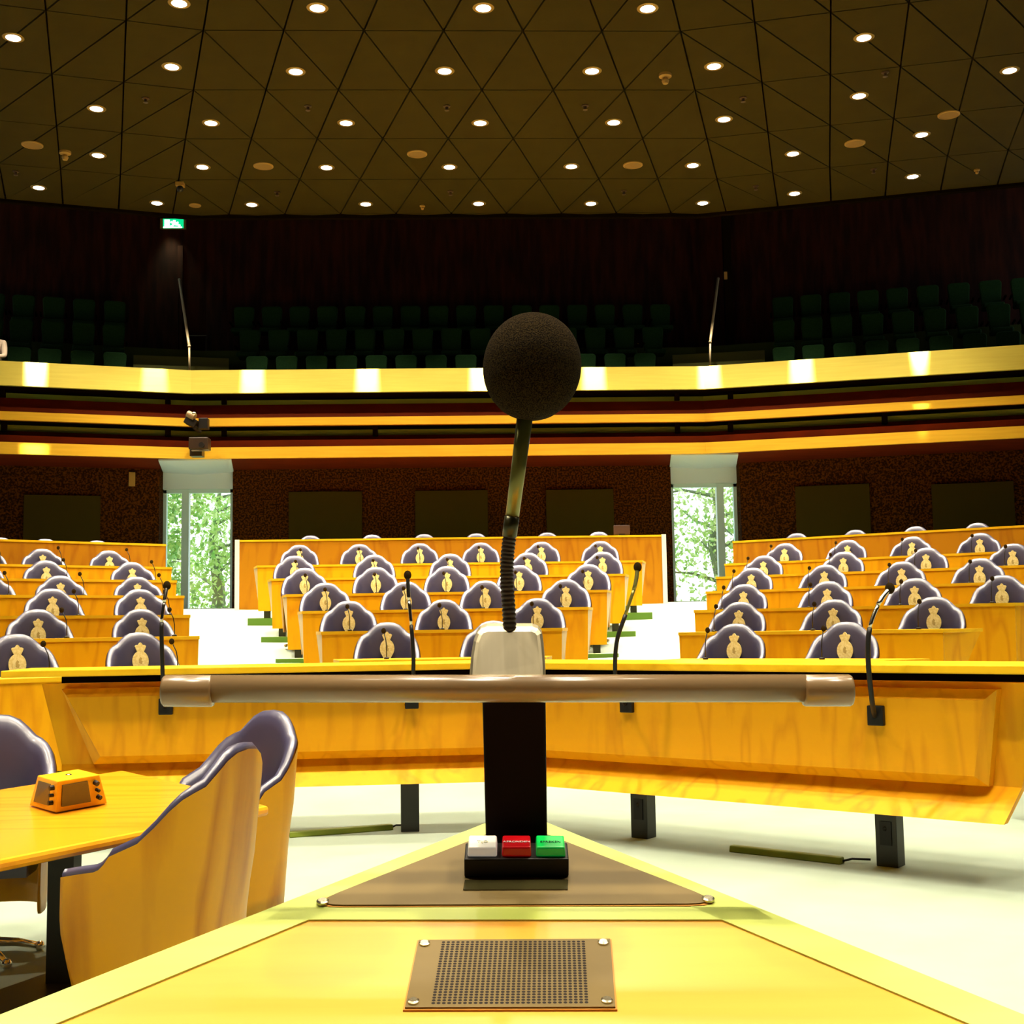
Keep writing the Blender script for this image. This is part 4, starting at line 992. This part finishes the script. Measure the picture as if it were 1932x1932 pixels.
m = MB(); m.tube([onD(966.5, 974, DM), onD(978, 885, DM), onD(990, 790, DM)], [.0049, .0053, .0058], 32); m.build('tube', M_TUBE, mic, smooth=True)
C = onD(1004, 692, DM - .002)
m = MB(); Rf = Matrix(((_r2.x, _fwd.x, _u2.x), (_r2.y, _fwd.y, _u2.y), (_r2.z, _fwd.z, _u2.z))) @ Matrix.Rotation(.12, 3, 'Y')
R0 = 92.5 / F * DM
prof = []
for i in range(41):
    a = PI * i / 40; z = cos(a) * 1.10; r = sin(a) ** .96 * (1.0 if z > -.75 else 1.0)
    if -.93 < z < -.80: r *= .985
    prof.append((max(1e-4, r * R0), z * R0))
m.lathe(prof[::-1], C, 64, Rf); m.build('foam_windscreen', M_FOAM, mic, smooth=True)

# ------------------------------------------------------------------ broadcast cameras on the balcony corner
# neighbouring desk glimpsed past the bench's right end
nd = thing('bench_desk', 'honey wooden desk glimpsed past the right end of the long bench', 'desk', (3.7, 7.6, 0))
zq = onY(1925, 1275, 7.6).z; zl = onY(1925, 1447, 7.6).z
m = MB(); m.box((4.05, 7.62, (zq + zl) / 2), (1.1, .04, zq - zl)); m.build('front_panel', M_WOOD, nd)
m = MB(); m.box((4.05, 7.85, zq + .015), (1.12, .5, .03)); m.build('desk_top', M_WOODH, nd)
for x in (3.62, 4.4):
    m = MB(); m.box((x, 7.72, zl / 2), (.16, .12, zl)); m.build('leg', M_BLKMET, nd)

Pc, az = on_gallery(372, 800, -.30)
def px(x, y, d=-.30): return on_gallery(x, y, d)[0]
c1 = thing('broadcast_camera', 'black pan-head camera on the balcony corner, upper of the two over the left window', 'camera', px(372, 815))
m = MB(); m.box(px(385, 800), (.15, .16, .18)); m.build('pan_head', M_BLACK, c1, bevel=.01)
m = MB(); m.box(px(362, 797), (.20, .26, .13), Matrix.Rotation(.45, 3, 'Y')); m.build('body', M_BLACK, c1, bevel=.015)
m = MB(); q = px(360, 783, -.40); m.tube([q + Vector((-.05, 0, .02)), q + Vector((.07, -.02, -.04))], .06, 16); m.build('lens_hood', M_BAR, c1)
m = MB(); m.ball(px(366, 780, -.46), .03, 12, (1.3, .6, .8)); m.build('lens', M_CHROME, c1, smooth=True)
m = MB(); a_ = px(372, 810, -.2); m.box(a_, (.06, .40, .05)); m.build('bracket', M_BLACK, c1)
c2 = thing('broadcast_camera', 'boxy black camera with round lens under the first one, just above the left window', 'camera', px(376, 838))
m = MB(); m.box(px(377, 838), (.32, .24, .20)); m.build('body', mat('dark brown case', (.03, .014, .006), .4), c2, bevel=.015)
q = px(381, 840, -.43); m = MB(); m.tube([q, q + Vector((0, -.05, 0))], .045, 18); m.build('lens', M_BLACK, c2)
m = MB(); m.box(px(378, 850, -.40), (.28, .05, .02)); m.build('lower_lip', mat('grey lip', (.12, .09, .06), .4), c2)
m = MB(); q = px(386, 818, -.2); m.box(px(372, 855, -.14), (.20, .22, .12)); m.build('bracket', mat('dark brown case', (.03, .014, .006), .4), c2)

# ------------------------------------------------------------------ person at the left edge of the gallery
def person():
    P, az = on_gallery(-14, 660, 1.18); P = Vector((P.x, P.y, GZ[0]))
    root = thing('person', 'blurred person in a white shirt seated in the gallery at the left edge', 'person', P)
    v_ = []; e_ = []; r_ = []
    def J(p, r, par=None):
        v_.append(Vector(p)); r_.append(r)
        if par is not None: e_.append((par, len(v_) - 1))
        return len(v_) - 1
    pel = J((0, 0, .52), .15); ab = J((0, .01, .68), .135, pel); chst = J((0, .0, .86), .16, ab); nk = J((0, 0, 1.03), .06, chst); hd = J((0, -.01, 1.12), .075, nk); hd2 = J((0, -.015, 1.22), .092, hd); 
    for sx in (-1, 1):
        sh = J((sx * .19, 0, .95), .062, chst); el = J((sx * .24, -.10, .70), .045, sh); wr = J((sx * .12, -.33, .66), .028, el); pm = J((sx * .09, -.39, .66), .03, wr)
        for k in range(5):
            f = J((sx * (.09 + (k - 2) * .016), -.43, .66), .009, pm); J((sx * (.085 + (k - 2) * .018), -.455 if k != (4 if sx > 0 else 4) else -.43, .645), .008, f)
        hp = J((sx * .10, -.10, .50), .10, pel); kn = J((sx * .12, -.48, .50), .07, hp); an = J((sx * .12, -.50, .10), .045, kn); J((sx * .12, -.62, .05), .04, an)
    me = bpy.data.meshes.new('body'); me.from_pydata(v_, e_, []); me.materials.append(M_SHIRT)
    o = bpy.data.objects.new('body', me); COL.objects.link(o); o.parent = root
    sk = o.modifiers.new('skin', 'SKIN'); su = o.modifiers.new('sub', 'SUBSURF'); su.levels = su.render_levels = 2
    for i, sv in enumerate(me.skin_vertices[0].data): sv.radius = (r_[i], r_[i]); sv.use_root = (i == 0)
    fc = MB(); c = Vector((0, -.015, 1.18)); fc.ball(P + c, .098, 20, (.80, .92, 1.15)); fc.ball(P + c + Vector((0, -.095, -.005)), .016, 10, (.8, 1, 1.4))
    for sx in (-1, 1): fc.ball(P + c + Vector((sx * .08, .0, 0)), .02, 8, (.4, .8, 1.3))
    fc.build('face', M_SKIN, root, smooth=True)
    ey = MB()
    for sx in (-1, 1): ey.ball(P + c + Vector((sx * .032, -.083, .015)), .011, 8)
    ey.box(P + c + Vector((0, -.088, -.045)), (.04, .01, .006)); ey.build('eyes_and_mouth', M_HAIR, root)
    hr = MB(); hr.ball(P + c + Vector((0, .018, .03)), .103, 18, (.86, .92, 1.05)); hr.build('hair', M_HAIR, root, smooth=True)
person()
